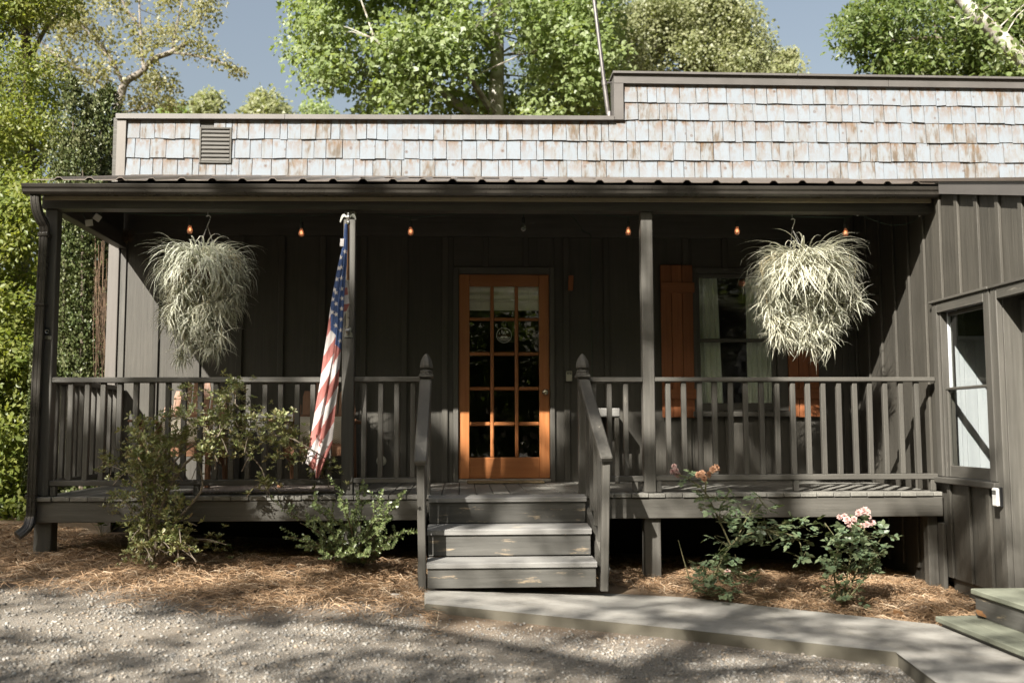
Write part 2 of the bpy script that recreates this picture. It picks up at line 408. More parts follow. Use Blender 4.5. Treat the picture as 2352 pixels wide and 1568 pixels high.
def cloud(Cn, fwd, nrm, size, tmpl):
    T, Fa = tmpl; fwd = norm(fwd); side = norm(np.cross(fwd, nrm)); nn = np.cross(side, fwd); n = len(Cn)
    size = np.asarray(size).reshape(-1, 1, 1)*np.ones((n, 1, 1))
    V = Cn[:, None, :] + size*(T[None, :, 0:1]*side[:, None, :] + T[None, :, 1:2]*fwd[:, None, :] + T[None, :, 2:3]*nn[:, None, :])
    F = Fa[None] + (np.arange(n)*len(T))[:, None, None]
    return V.reshape(-1, 3), F.reshape(-1, Fa.shape[1])
def rdir(n): return norm(rng.normal(size=(n, 3)))
def inpoly(px, py, poly):
    poly = np.array(poly, float); r = np.zeros(len(px), bool); j = len(poly)-1
    for i in range(len(poly)):
        a, b = poly[i], poly[j]
        cnd = ((a[1] > py) != (b[1] > py)) & (px < (b[0]-a[0])*(py-a[1])/(b[1]-a[1]+1e-12)+a[0]); r ^= cnd; j = i
    return r
def in_poly_pts(poly, n):
    p = np.array(poly, float); lo, hi = p.min(0), p.max(0); out = np.zeros((0, 2))
    while len(out) < n:
        q = lo + rng.random((n*3, 2))*(hi-lo); out = np.vstack([out, q[inpoly(q[:, 0], q[:, 1], poly)]])
    return out[:n]
def curve(pts, n):                            # smooth line through the points
    pts = [Vector(p) for p in pts]; P = [pts[0]*2-pts[1]] + pts + [pts[-1]*2-pts[-2]]; out = []; k = len(pts)-1
    for i in range(n+1):
        t = i/n*k; j = min(int(t), k-1); u = t-j; a, b, c, d = P[j:j+4]
        out.append(.5*((2*b)+(c-a)*u+(2*a-5*b+4*c-d)*u*u+(3*b-a-3*c+d)*u**3))
    return out

# ================================================================== SETTING
SLABN = Vector((.05, 0, 1))                  # the walk falls gently towards the wing
def slab_pt(x, y): return PN(x, y, SLABN, 0.0)
slab_poly = [slab_pt(974, 1346), slab_pt(975, 1385), slab_pt(1500, 1437), slab_pt(2062, 1497), slab_pt(2155, 1568)]
d0 = (slab_poly[4]-slab_poly[3]).normalized(); slab_poly.append(slab_poly[4]+d0*2.2)
e0 = slab_pt(2352, 1492); e1 = slab_pt(2150, 1432); e2 = slab_pt(1385, 1350)
slab_poly += [Vector((3.9, slab_poly[5].y, -.195)), Vector((3.9, e0.y+.25, -.195)), e0, e1, slab_pt(1750, 1390), e2]
sp2 = [(p.x, p.y) for p in slab_poly]
xs = np.concatenate([np.linspace(-70, -9, 12), np.linspace(-8, 8, 90), np.linspace(9, 70, 12)])
ys = np.concatenate([np.linspace(-50, -3, 10), np.linspace(-2, 4, 10), np.linspace(4.2, 11, 60), np.linspace(12, 140, 16)])
gx, gy = np.meshgrid(xs, ys); gz = np.vectorize(G)(gx, gy)
V = np.stack([gx, gy, gz], -1).reshape(-1, 3); nx = len(xs)
F = [(j*nx+i, j*nx+i+1, (j+1)*nx+i+1, (j+1)*nx+i) for j in range(len(ys)-1) for i in range(nx-1)]
# the edge of the pine straw bed, as points on the ground
def gp(x, y):
    z = 0.0
    for _ in range(6): p = PN(x, y, (0, 0, 1), z); z = G(p.x, p.y)
    return p
BEDL = [(q.x, q.y) for q in (gp(-250, 1310), gp(0, 1322), gp(180, 1345), gp(350, 1372), gp(520, 1398), gp(700, 1400), gp(860, 1400), gp(985, 1392))]
def bed_edge(x):
    p = [q for q in BEDL]
    if x <= p[0][0]: return p[0][1]
    for a, b in zip(p, p[1:]):
        if a[0] <= x <= b[0]: return a[1]+(b[1]-a[1])*(x-a[0])/(b[0]-a[0]+1e-9)
    return 6.4
me = npmesh('ground', V, F, M_GROUND, smooth_=True)
bed = [smooth(-.55, .45, y-bed_edge(x)+.25*mnoise.noise(Vector((x*2, y*2, 5)))) for x, y, z in V]
me.attributes.new('bed', 'FLOAT', 'POINT').data.foreach_set('value', np.array(bed, np.float32))
tag(link('ground', me), 'gravel drive running into a bed of brown soil before the porch', 'ground', None, 'structure')
m = MB(); n = len(slab_poly)
top = [p for p in slab_poly]; inner = []
cen = sum(top, Vector())/n
vs = [p+(cen-p).normalized()*.012 for p in top] + [p-Vector((0, 0, .012)) for p in top] + [p-Vector((0, 0, .16)) for p in top]
m.add(vs, [tuple(range(n))] + [(i+k*n, (i+1) % n+k*n, (i+1) % n+(k+1)*n, i+(k+1)*n) for k in (0, 1) for i in range(n)])
tag(part('walkway', m, M_CONC, None), 'narrow concrete walk leading from the steps to the wing', 'path', None, 'structure')

# gravel
def stones(n, sampler, smin, smax, name, simple=False):
    ph = (1+5**.5)/2
    T = norm(np.array([(-1, ph, 0), (1, ph, 0), (-1, -ph, 0), (1, -ph, 0), (0, -1, ph), (0, 1, ph), (0, -1, -ph), (0, 1, -ph), (ph, 0, -1), (ph, 0, 1), (-ph, 0, -1), (-ph, 0, 1)], float))
    Fa = np.array([(0, 11, 5), (0, 5, 1), (0, 1, 7), (0, 7, 10), (0, 10, 11), (1, 5, 9), (5, 11, 4), (11, 10, 2), (10, 7, 6), (7, 1, 8), (3, 9, 4), (3, 4, 2), (3, 2, 6), (3, 6, 8), (3, 8, 9), (4, 9, 5), (2, 4, 11), (6, 2, 10), (8, 6, 7), (9, 8, 1)])
    if simple: T = np.array([(1, 0, 0), (0, 1, 0), (-1, 0, 0), (0, -1, 0), (0, 0, 1), (0, 0, -1)], float); Fa = np.array([(0, 1, 4), (1, 2, 4), (2, 3, 4), (3, 0, 4), (1, 0, 5), (2, 1, 5), (3, 2, 5), (0, 3, 5)])
    q = len(T); P = sampler(n); n = len(P)
    s = smin+(smax-smin)*rng.random(n)**2.4
    V = T[None]*(1+rng.uniform(-.32, .32, (n, q, 1)))*np.stack([rng.uniform(.7, 1.25, n), rng.uniform(.6, 1, n), rng.uniform(.4, .7, n)], -1)[:, None]
    a = rng.random(n)*2*PI; c, sn = np.cos(a)[:, None], np.sin(a)[:, None]
    X = V[..., 0]*c-V[..., 1]*sn; Y = V[..., 0]*sn+V[..., 1]*c; Z = V[..., 2]
    tl = rng.uniform(-.5, .5, n)[:, None]; X, Z = X*np.cos(tl)-Z*np.sin(tl), X*np.sin(tl)+Z*np.cos(tl)
    V = np.stack([X, Y, Z], -1)*s[:, None, None]*.5 + P[:, None]
    V[..., 2] += (s*.12)[:, None]
    F = Fa[None]+(np.arange(n)*q)[:, None, None]
    return V.reshape(-1, 3), F.reshape(-1, 3)
def gravel_pts(n):
    x = rng.uniform(-4.6, 4.2, n); y = 4.6+3.1*rng.random(n)**1.15
    inside = inpoly(x, y, sp2); be = np.array([bed_edge(q) for q in x]); clump = np.array([mnoise.noise(Vector((a*1.1, b*1.6, 3))) for a, b in zip(x, y)])
    keep = (~inside) & (rng.random(n) < np.clip((be+.45-y)/.9, 0, 1)**1.3) & (rng.random(n) < np.clip(.80+clump*.9, .3, 1)) & (y < 7.5)
    keep &= ~((x > sp2[3][0]-.1) & (y > 6.0) & (x > 2.2))
    x, y = x[keep], y[keep]; return np.stack([x, y, [G(a, b) for a, b in zip(x, y)]], -1)
sa, sb_ = stones(34000, gravel_pts, .010, .034, 'gravel'), stones(150000, gravel_pts, .005, .014, 'gravel', True)
tag(link('gravel', npmesh('gravel', np.vstack([sa[0], sb_[0]]), np.vstack([sa[1], sb_[1]+len(sa[0])]), M_STONE)), 'loose pale grey gravel stones covering the drive', 'gravel', None, 'stuff')

# pine straw
def needles(n, name):
    x = rng.uniform(-6.5, 4.3, n); y = rng.uniform(6.2, 9.9, n)
    be = np.array([bed_edge(q) for q in x]); ins = inpoly(x, y, [(a, b) for a, b in sp2])
    right = x > -.15
    keep = (~ins) & np.where(right, y > 5.9, rng.random(n) < np.clip((y-be+.55)/1.0, 0, 1)**1.6) & (y < np.where(x < -3.6, 11, 9.3))
    inyard = right & np.array([not (b < 7.6 and a < .9 and b < 6.95) for a, b in zip(x, y)])
    front = np.array([inpoly(np.array([a]), np.array([b-.0]), [(sp2[0][0], sp2[0][1])]+sp2[-3:]+[(4.5, 6.2), (4.5, 12), (-.4, 12)])[0] if a > -.15 else True for a, b in zip(x, y)])
    keep &= front
    x, y = x[keep], y[keep]; n = len(x)
    hump = np.array([max(0, mnoise.noise(Vector((a*2.2, b*2.2, 9)))) for a, b in zip(x, y)])
    z = np.array([G(a, b) for a, b in zip(x, y)]) + rng.random(n)*.018 + hump*.05
    L = rng.uniform(.09, .24, n); a = rng.random(n)*2*PI; tilt = rng.normal(0, .22, n)
    d = np.stack([np.cos(a)*np.cos(tilt), np.sin(a)*np.cos(tilt), np.sin(tilt)], -1); s = norm(np.stack([-d[:, 1], d[:, 0], rng.normal(0, .5, n)], -1))
    w = rng.uniform(.0016, .0030, n)[:, None]; P = np.stack([x, y, z], -1)
    up = np.array([[0, 0, 1]])*rng.uniform(0, .03, n)[:, None]; bow = s*rng.normal(0, .018, n)[:, None]
    A = P-d*(L/2)[:, None]; B = P+up+bow; Cc = P+d*(L/2)[:, None]
    for Q in (A, Cc): Q[:, 2] = np.maximum(Q[:, 2], P[:, 2]-.012)
    V = np.stack([A-s*w*.4, A+s*w*.4, B-s*w, B+s*w, Cc-s*w*.4, Cc+s*w*.4], 1)
    F = np.array([(0, 1, 3, 2), (2, 3, 5, 4)])[None]+(np.arange(n)*6)[:, None, None]
    return link(name, npmesh(name, V.reshape(-1, 3), F.reshape(-1, 4), M_STRAW))
tag(needles(110000, 'pine_straw'), 'rust coloured pine straw mulch along the foot of the porch', 'pine straw', None, 'stuff')

# ================================================================== HOUSE
house = thing('house', 'black board and batten house with a weathered shingle front above the porch roof', 'house', (0, YB, DECK))
def rects(edges, z0, z1, holes):
    out = []
    for a, b in zip(edges, edges[1:]):
        hs = sorted([(max(z0, h[2]), min(z1, h[3])) for h in holes if h[0] < (a+b)/2 < h[1]]); z = z0
        for h0, h1 in hs:
            if h0-z > .01: out.append((a, b, z, h0))
            z = max(z, h1)
        if z1-z > .01: out.append((a, b, z, z1))
    return out
def bx(px, py=860): return PY(px, py, YB).x
def bz(py, px=1160): return PY(px, py, YB).z
DX0, DX1, DZ1 = bx(1041), bx(1274), bz(614)
WX0, WX1, WZ0, WZ1 = bx(1591, 780), bx(1806, 780), bz(957, 1700), bz(616, 1700)
XL = bx(269)
holes = [(DX0, DX1, DECK-1, DZ1), (WX0, WX1, WZ0, WZ1)]
bat0 = bx(356); sp = .403
bats = [bat0+sp*i for i in range(18) if bat0+sp*i < XW-.05]
ed = sorted(set([XL+.06]+bats+[DX0, DX1, WX0, WX1]+[XW+.0]))
ztop = bz(545)
for a, b, z0, z1 in rects(ed, DECK-.03, ztop, holes):
    part('board', MB().span((a+.001, YB, z0), (b-.001, YB+.022, z1), .002), SIDING, house)
for x in bats:
    for a, b, z0, z1 in rects([x-.029, x+.029], DECK, ztop, [(h[0]-.03, h[1]+.03, h[2], h[3]) for h in holes]):
        part('batten', MB().span((a, YB-.024, z0), (b, YB-.001, z1), .004), SIDING, house)
part('frieze_board', MB().span((XL, YB-.02, ztop+.002), (XW, YB+.02, H+2.36), .004), PAINT, house)
part('corner_board', MB().span((bx(243), YB-.035, G(-3.4, 9.9)-.1), (XL-.004, YB+.10, H+2.30), .004), TRIM, house)
part('corner_board', MB().span((XL+.004, YB-.018, DECK-.03), (XL+.062, YB+.02, H+2.30), .004), PAINT, house)
part('foundation_wall', MB().span((bx(243)+.01, YB+.03, -.5), (XW, YB+.12, DECK-.04)), M_DARK, house)  # near black: the shade under the deck is put into its colour
# shell: side, rear and roof behind the false front, dark rooms inside
xs0 = bx(243)
m = MB(); m.span((xs0+.002, YB+.10, -.3), (xs0+.10, YB+6, H+2.3), .002); part('side_wall', m, SIDING, house)
m = MB(); m.span((xs0+.002, YB+6, -.5), (8, YB+6.1, H+2.4), .002); part('rear_wall', m, SIDING, house)
m = MB(); m.span((xs0+.002, YB+.30, H+2.30), (8, YB+6.1, H+2.44), .002); part('roof', m, M_DARK, house)
m = MB()
m.span((xs0+.11, YB+.13, DECK-.08), (XW+.6, YB+5.9, DECK-.01)); m.span((xs0+.11, YB+4, DECK), (XW+.6, YB+4.05, H+2.2)); m.span((.05+bx(1300), YB+.6, DECK), (bx(1300)+.10, YB+4, H+2.2))
part('interior_wall', m, M_ROOM, house)

# --- shingled false front
YS = YB-.01
def sx(px, py): return PY(px, py, YS-.02).x
def sz(px, py): return PY(px, py, YS-.02).z
XS0 = sx(290, 340); XST = sx(1432, 230)
def lin(p, q):                               # height on the wall along the line through two picture points
    a = PY(*p, YS-.02); b = PY(*q, YS-.02); k = (b.z-a.z)/(b.x-a.x); return lambda x: a.z+k*(x-a.x)
capT = lin((290, 263), (1405, 268.5)); capB = lin((290, 274.5), (1405, 277.5))
bot = [lin((300, 317), (2352, 329.5)), lin((300, 362), (2352, 373)), lin((300, 401), (2352, 411))]
upT = lin((1410, 167), (2352, 181)); upB = lin((1432, 193), (2352, 205)); u1 = lin((1440, 235), (2352, 245.5)); u2 = lin((1440, 275), (2352, 285))
XR = 7.2
vx0, vx1, vz0, vz1 = sx(458, 334), sx(532, 334), sz(495, 375), sz(495, 293)
def shingle_row(top, bottom, x0, x1, cut=None):
    x = x0
    while x < x1-.03:
        w = min(max(.075, random.gauss(.135, .033)), .24); w = min(w, x1-x)
        if x1-(x+w) < .07: w = x1-x
        t, b = top(x+w/2), bottom(x+w/2)+random.gauss(0, .002)
        segs = [(x, x+w, b, t)]
        if cut and x+w > cut[0] and x < cut[1]:
            segs = []
            if x < cut[0]-.03: segs.append((x, cut[0], b, t))
            if x+w > cut[1]+.03: segs.append((cut[1], x+w, b, t))
            xa, xb = max(x, cut[0]), min(x+w, cut[1])
            if xb-xa > .02:
                if cut[2]-b > .03: segs.append((xa, xb, b, min(t, cut[2])))
                if t-cut[3] > .03: segs.append((xa, xb, max(b, cut[3]), t))
        for a, c, z0, z1 in segs: yield a, c, z0, z1
        x += w
def put_shingle(a, c, z0, z1, mb=None):
    g = random.uniform(.0015, .0045); y1 = YS-random.uniform(.017, .030); t = random.uniform(-.0035, .0035); r = random.gauss(0, .0022)
    up = .05
    vs = [(a+g, y1, z0+t+r), (c-g, y1, z0+t-r), (c-g, YS-.008, z1+up), (a+g, YS-.008, z1+up), (a+g, YS-.001, z0+t+r), (c-g, YS-.001, z0+t-r), (c-g, YS-.001, z1+up), (a+g, YS-.001, z1+up)]
    m = mb or MB(); k = len(m.v)
    m.add(vs, [(0, 1, 2, 3), (5, 4, 7, 6), (0, 4, 5, 1), (1, 5, 6, 2), (3, 2, 6, 7), (4, 0, 3, 7)])
    if mb is None: part('shingle', m, M_SHING, house)
rows = [(lambda x: capB(x)-.05 if x < XST-.06 else u2(x), bot[0], XS0, XR, (vx0, vx1, vz0, vz1)), (bot[0], bot[1], XS0, XR, (vx0, vx1, vz0, vz1)), (bot[1], lambda x: bot[2](x)-.02, XS0, XR, (vx0, vx1, vz0, vz1)),
        (lambda x: upB(x)-.05, u1, XST, XR, None), (u1, u2, XST, XR, None)]
far = MB(); XEDGE = PX(2360, 300, 1).x and PY(2372, 330, YS).x
for tp, bt, x0, x1, cut in rows:
    for a, c, z0, z1 in shingle_row(tp, bt, x0, x1, cut):
        put_shingle(a, c, z0, z1, far if a > XEDGE else None)
o = part('shingle', far, M_SHING, house); o['kind'] = 'stuff'
# backing, cut round the step
m = MB(); m.span((xs0, YS, H+2.30), (XST-.03, YS+.16, capB(0)-.01), .002); m.span((XST-.029, YS, H+2.30), (XR+.05, YS+.16, upB(4)-.02), .002); part('wall_backing', m, SIDING, house)
# trims and caps
def slope_strip(name, x0, x1, zb, zt, y0, y1, mat, n=1):
    for i in range(n):
        a, b = x0+(x1-x0)*i/n, x0+(x1-x0)*(i+1)/n; g = .002 if n > 1 else 0
        mm = MB().prism([(a+g, zb(a)), (b-g, zb(b)), (b-g, zt(b)), (a+g, zt(a))], lambda u, v, w: Vector((u, w, v)), y0, y1)
        part(name, mm, mat, house)
slope_strip('parapet_cap', sx(268, 268), XST-.10, capB, capT, YS-.055, YS+.24, M_CAP, 3)
slope_strip('parapet_cap', XST-.115, XR+.05, lambda x: upT(x)-.022, upT, YS-.075, YS+.26, M_CAP, 3)
slope_strip('parapet_fascia', XST-.10, XR+.05, upB, lambda x: upT(x)-.024, YS-.045, YS+.2, M_CAP, 2)
part('step_trim', MB().span((XST-.10, YS-.045, capB(XST)+.002), (XST-.002, YS+.2, upB(XST)-.003), .003), M_CAP, house)
part('side_trim', MB().span((sx(268, 340), YS-.035, H+2.31), (XS0-.003, YS+.16, capB(-3.3)-.003), .003), TRIM, house)
vent = part('louver_vent', MB().span((vx0, YS-.006, vz0), (vx1, YS, vz1)), M_DARK, house)
fw = .018
for a, b in (((vx0, vz0), (vx0+fw, vz1)), ((vx1-fw, vz0), (vx1, vz1)), ((vx0+fw, vz1-fw), (vx1-fw, vz1)), ((vx0+fw, vz0), (vx1-fw, vz0+fw))):
    part('frame', MB().span((a[0], YS-.030, a[1]), (b[0], YS-.007, b[1]), .002), SIDING, vent)
nsl = 8; hs = (vz1-vz0-2*fw)/nsl
for i in range(nsl):
    zc = vz0+fw+hs*(i+.5); R = Matrix.Rotation(-.42, 3, 'X')
    part('slat', MB().box(((vx0+vx1)/2, YS-.018, zc), (vx1-vx0-2*fw-.004, .008, hs*.98), .002, R), SIDING, vent)

# --- front door
def dpt(cx, cy): return (1800+cx/1.633)*.5742, (1000+cy/1.633)*.5742
def dP(cx, cy, Y=YB): return PY(*dpt(cx, cy), Y)
sl_, sr_ = dP(58, 900).x, dP(650, 900).x; dt, db = dP(350, 160).z, DECK+.035
YD = YB+.005
cols = [(dP(127, 700).x, dP(264, 700).x), (dP(287, 700).x, dP(424, 700).x), (dP(447, 700).x, dP(583, 700).x)]
rowz = [(dP(350, b).z, dP(350, a).z) for a, b in ((237, 440), (460, 665), (688, 893), (915, 1122), (1147, 1353))]
door = part('front_door', MB().span((sl_, YD+.018, db), (sr_, YD+.022, db+.02)), FIR, house, at=((sl_+sr_)/2, YD, db))
def dpart(name, x0, z0, x1, z1, y0, y1, mat=FIR, b=.004): return part(name, MB().span((x0, y0, z0), (x1, y1, z1), b), mat, door)
dpart('stile', sl_, db, cols[0][0], dt, YD, YD+.042); dpart('stile', cols[2][1], db, sr_, dt, YD, YD+.042)
dpart('top_rail', cols[0][0]+.001, rowz[0][1], cols[2][1]-.001, dt, YD+.001, YD+.041)
dpart('bottom_rail', cols[0][0]+.001, db, cols[2][1]-.001, rowz[4][0], YD+.001, YD+.041)
for i in range(2): dpart('muntin', cols[i][1], rowz[4][0]+.001, cols[i+1][0], rowz[0][1]-.001, YD+.004, YD+.038, b=.008)
for j in range(4):
    for i in range(3): dpart('muntin', cols[i][0]+.001, rowz[j+1][1], cols[i][1]-.001, rowz[j][0], YD+.005, YD+.037, b=.008)
for j in range(5):
    for i in range(3): dpart('pane', cols[i][0]-.004, rowz[j][0]-.004, cols[i][1]+.004, rowz[j][1]+.004, YD+.019, YD+.0225, M_GLASS, .0005)
k = dP(622, 928); m = MB().lathe([(.033, 0), (.033, .006), (.014, .012), (.013, .035), (.026, .044), (.030, .058), (.026, .07), (.010, .074)], (0, 0, 0), 16, 'y')
for i, v in enumerate(m.v): m.v[i] = (v[0]+k.x, YD-v[1], v[2]+k.z)
part('knob', m, M_BRASS, door, True)
for a, b in (((DX0, DECK), (sl_-.004, DZ1)), ((sr_+.004, DECK), (DX1, DZ1)), ((sl_-.003, dt+.004), (sr_+.003, DZ1))):
    part('door_casing', MB().span((a[0], YB-.03, a[1]), (b[0], YB+.10, b[1]), .005), PAINT, house)
part('threshold', MB().span((sl_-.003, YB-.055, DECK+.002), (sr_+.003, YB+.09, DECK+.03), .006), flat('worn_threshold', (.30, .28, .24), .5, .3, .3, 9), house)

# --- window and shutters
def wpt(cx, cy): return (2600+cx/2.177)*.5742, (1000+cy/2.177)*.5742
def wP(cx, cy, Y=YB): return PY(*wpt(cx, cy), Y)
gx0, gx1 = wP(440, 800).x, wP(1062, 800).x; gz1, gz0 = wP(700, 243).z, wP(700, 1330).z; mr1, mr0 = wP(700, 770).z, wP(700, 800).z
sz1, sz0 = wP(700, 1402).z, wP(700, 1450).z; win = part('window', MB().span((WX0, YB-.03, sz1), (gx0-.045, YB+.05, WZ1), .005), PAINT, house, at=((WX0+WX1)/2, YB, sz1))
def wpart(name, a, b, mat=PAINT, p=win, bb=.004): return part(name, MB().span(a, b, bb), mat, p)
wpart('casing', (gx1+.045, YB-.03, sz1), (WX1, YB+.05, WZ1)); wpart('casing', (gx0-.044, YB-.03, gz1+.045), (gx1+.044, YB+.05, WZ1))
wpart('sill', (WX0-.02, YB-.07, sz0), (WX1+.02, YB+.05, sz1-.002))
wpart('stile', (gx0-.043, YB+.005, gz0-.1), (gx0, YB+.045, gz1+.043)); wpart('stile', (gx1, YB+.005, gz0-.1), (gx1+.043, YB+.045, gz1+.043))
wpart('top_rail', (gx0+.001, YB+.006, gz1), (gx1-.001, YB+.044, gz1+.042)); wpart('meeting_rail', (gx0+.001, YB-.002, mr0), (gx1-.001, YB+.044, mr1)); wpart('bottom_rail', (gx0+.001, YB+.006, sz1+.002), (gx1-.001, YB+.044, gz0))
wpart('pane', (gx0-.003, YB+.028, mr1-.003), (gx1+.003, YB+.031, gz1+.003), M_GLASS, bb=.0005); wpart('pane', (gx0-.003, YB+.020, gz0-.003), (gx1+.003, YB+.023, mr0+.003), M_GLASS, bb=.0005)
def shutter(x0, x1, z0, z1, zb):
    s = link('shutter', None, house, (x0, YB, z0)); w = (x1-x0)/3
    for i in range(3): part('board', MB().span((x0+w*i+.002, YB-.052, z0+random.uniform(-.004, .004)), (x0+w*(i+1)-.002, YB-.030, z1), .004), CEDAR, s)
    for a, b in zb: part('cross_batten', MB().span((x0+.004, YB-.072, a), (x1+.012, YB-.053, b), .004), CEDAR, s)
z1s, z0s = wP(220, 137).z, wP(240, 1457).z; cb = [(wP(220, 378).z, wP(220, 290).z), (wP(240, 1297).z, wP(240, 1210).z)]
shutter(wP(90, 800).x, wP(372, 800).x, z0s, z1s, cb); shutter(wP(1190, 1000).x, wP(1455, 1000).x, z0s, z1s, cb)

# --- wing: side wall facing the porch
def rpt(cx, cy): return (3700+cx/1.742)*.5742, (1100+cy/1.742)*.5742
def rP(cx, cy, X=XW): return PX(*rpt(cx, cy), X)
wy1, wy0 = rP(85, 700).y, rP(492, 700).y             # outer edges of the window casing, far and near
wz1, wz0 = rP(80, 200).z, rP(115, 1442).z
dy1, dz1_ = wy0-.015, wz1+.0                          # door casing starts beside the window
DYN = dy1-1.25
zbase = PX(2200, 1330, XW).z
rA = PX(2178, 418, XW); rB = PX(2352, 417, XW); kr = (rA.z-rB.z)/(rA.y-rB.y); rake = lambda y: rA.z+kr*(y-rA.y)
hz = PX(2200, 441, XW).z
YN = 4.7
yb = [8.0-.303*i for i in range(-6, 12)]; yb = sorted([y for y in yb if YN < y < YB])
edw = sorted(set([YN]+yb+[wy0, wy1, DYN, YB-.03]))
hw = [(wy0, wy1, wz0, wz1), (DYN, dy1, -1, dz1_)]
def topz(y): return rake(y)-.10
for a, b in zip(edw, edw[1:]):
    for a_, b_, z0, z1 in rects([a, b], zbase, topz((a+b)/2), hw):
        z0b = z0 if z0 > zbase+.01 or a_ < YF-.05 else G(4, 9)-.1
        mm = MB().prism([(a_+.001, z0b), (b_-.001, z0b), (b_-.001, z1 if z1 < topz(a)-.02 and z1 < topz(b)-.02 else topz(b)), (a_+.001, z1 if z1 < topz(a)-.02 and z1 < topz(b)-.02 else topz(a))], lambda u, v, w: Vector((w, u, v)), XW, XW+.022)
        part('board', mm, SIDING, house)
for y in yb:
    for a, b, z0, z1 in rects([y-.027, y+.027], zbase+.004, topz(y), [(h[0]-.03, h[1]+.03, h[2], h[3]) for h in hw]):
        part('batten', MB().span((XW-.024, a, z0), (XW-.001, b, z1), .004), SIDING, house)
part('skirt_board', MB().span((XW+.03, YN, -.45), (XW+.055, YF-.06, zbase+.05)), SIDING, house)
part('corner_post', MB().span((XW-.035, YF-.03, -.4), (XW-.002, YF+.075, DECK-.26), .004), PAINT, house)
mm = MB().prism([(YN-.15, rake(YN-.15)-.10), (7.895, rake(7.895)-.10), (7.895, rake(7.895)), (YN-.15, rake(YN-.15))], lambda u, v, w: Vector((w, u, v)), XW-.055, XW+.02)
part('rake_board', mm, M_CAP, house)
mm = MB().prism([(YN-.2, rake(YN-.2)+.004), (YS-.03, rake(YS-.03)+.004), (YS-.03, rake(YS-.03)+.03), (YN-.2, rake(YN-.2)+.03)], lambda u, v, w: Vector((w, u, v)), XW-.07, XR+.05)
part('wing_roof', mm, M_ROOF, house)
part('front_wall', MB().span((XW+.023, YN, -.5), (XR, YN+.1, rake(YN)-.11)), SIDING, house)
part('end_wall', MB().span((XR, YN, -.5), (XR+.05, YB+6, rake(YN)-.11)), SIDING, house)
part('wing_floor', MB().span((XW+.06, YN+.11, zbase-.05), (XR-.01, YB, zbase)), M_ROOM, house)
# side window
cw = .085
win = part('window', MB().span((XW-.028, wy1-cw, wz0+.05), (XW+.03, wy1, wz1), .005), PAINT, house, at=(XW, wy1, wz0))
def wpart(name, a, b, mat=PAINT, bb=.004): return part(name, MB().span(a, b, bb), mat, win)
wpart('casing', (XW-.028, wy0, wz0+.05), (XW+.03, wy0+cw, wz1))
wpart('casing', (XW-.029, wy0+cw+.001, wz1-cw), (XW+.03, wy1-cw-.001, wz1)); wpart('drip_cap', (XW-.045, wy0-.01, wz1+.001), (XW+.02, wy1+.02, wz1+.022))
wpart('sill', (XW-.065, wy0-.03, wz0), (XW+.05, wy1+.03, wz0+.048), bb=.006)
ya, yc = wy0+cw+.002, wy1-cw-.002; zm = rP(300, 790).z; zg0 = rP(300, 1335).z; zt = wz1-cw-.002
for y0, y1 in ((ya, ya+.03), (yc-.03, yc)): wpart('jamb', (XW-.012, y0, wz0+.05), (XW+.09, y1, zt))
wpart('stile', (XW+.008, ya+.031, wz0+.051), (XW+.038, ya+.062, zm)); wpart('stile', (XW+.008, yc-.062, wz0+.051), (XW+.038, yc-.031, zm))
wpart('stile', (XW+.042, ya+.031, zm-.02), (XW+.07, ya+.045, zt), WHITEW); wpart('stile', (XW+.042, yc-.045, zm-.02), (XW+.07, yc-.031, zt), WHITEW)
wpart('bottom_rail', (XW+.009, ya+.063, wz0+.051), (XW+.037, yc-.063, zg0)); wpart('meeting_rail', (XW+.006, ya+.031, zm), (XW+.07, yc-.031, zm+.022))
wpart('top_rail', (XW+.043, ya+.046, zt-.03), (XW+.069, yc-.046, zt))
wpart('pane', (XW+.022, ya+.06, zg0-.004), (XW+.025, yc-.06, zm+.004), M_GLASS, .0005); wpart('pane', (XW+.055, ya+.044, zm+.02), (XW+.058, yc-.044, zt-.028), M_GLASS, .0005)
# white boarded wall inside, with a dark olive glass panel in its upper part
yw = wy1+.012
def iP(cx, cy): return PY(*rpt(cx, cy), yw)
inner = part('inner_wall', MB().span((XW+.095, yw+.012, zbase), (XW+1.6, yw+.05, H+1.5)), WHITEW, house)
def ip(name, x0, z0, x1, z1, y0, y1, m): part(name, MB().span((x0, y0, z0), (x1, y1, z1), .003), m, inner)
xa_, xb_, xe = iP(236, 600).x, iP(275, 600).x, XW+1.5
zA, zB = iP(300, 425).z, iP(300, 462).z
ip('board', XW+.096, zbase, xa_, H+1.48, yw-.012, yw+.011, WHITEW)
ip('board', xa_+.001, zA-.03, xe, zA, yw-.016, yw+.011, WHITEW)
ip('dark_glass', xa_+.001, zA+.001, xe, H+1.4, yw+.004, yw+.011, flat('olive_glass', (.085, .105, .05), .2))
ip('board', xa_+.001, zbase, xb_-.003, zA-.031, yw-.004, yw+.011, WHITEW)
ip('board', xb_, zbase, xb_+.10, zB, yw-.002, yw+.011, WHITEW); ip('board', xb_+.103, zbase, xe, zB, yw+.001, yw+.011, WHITEW)
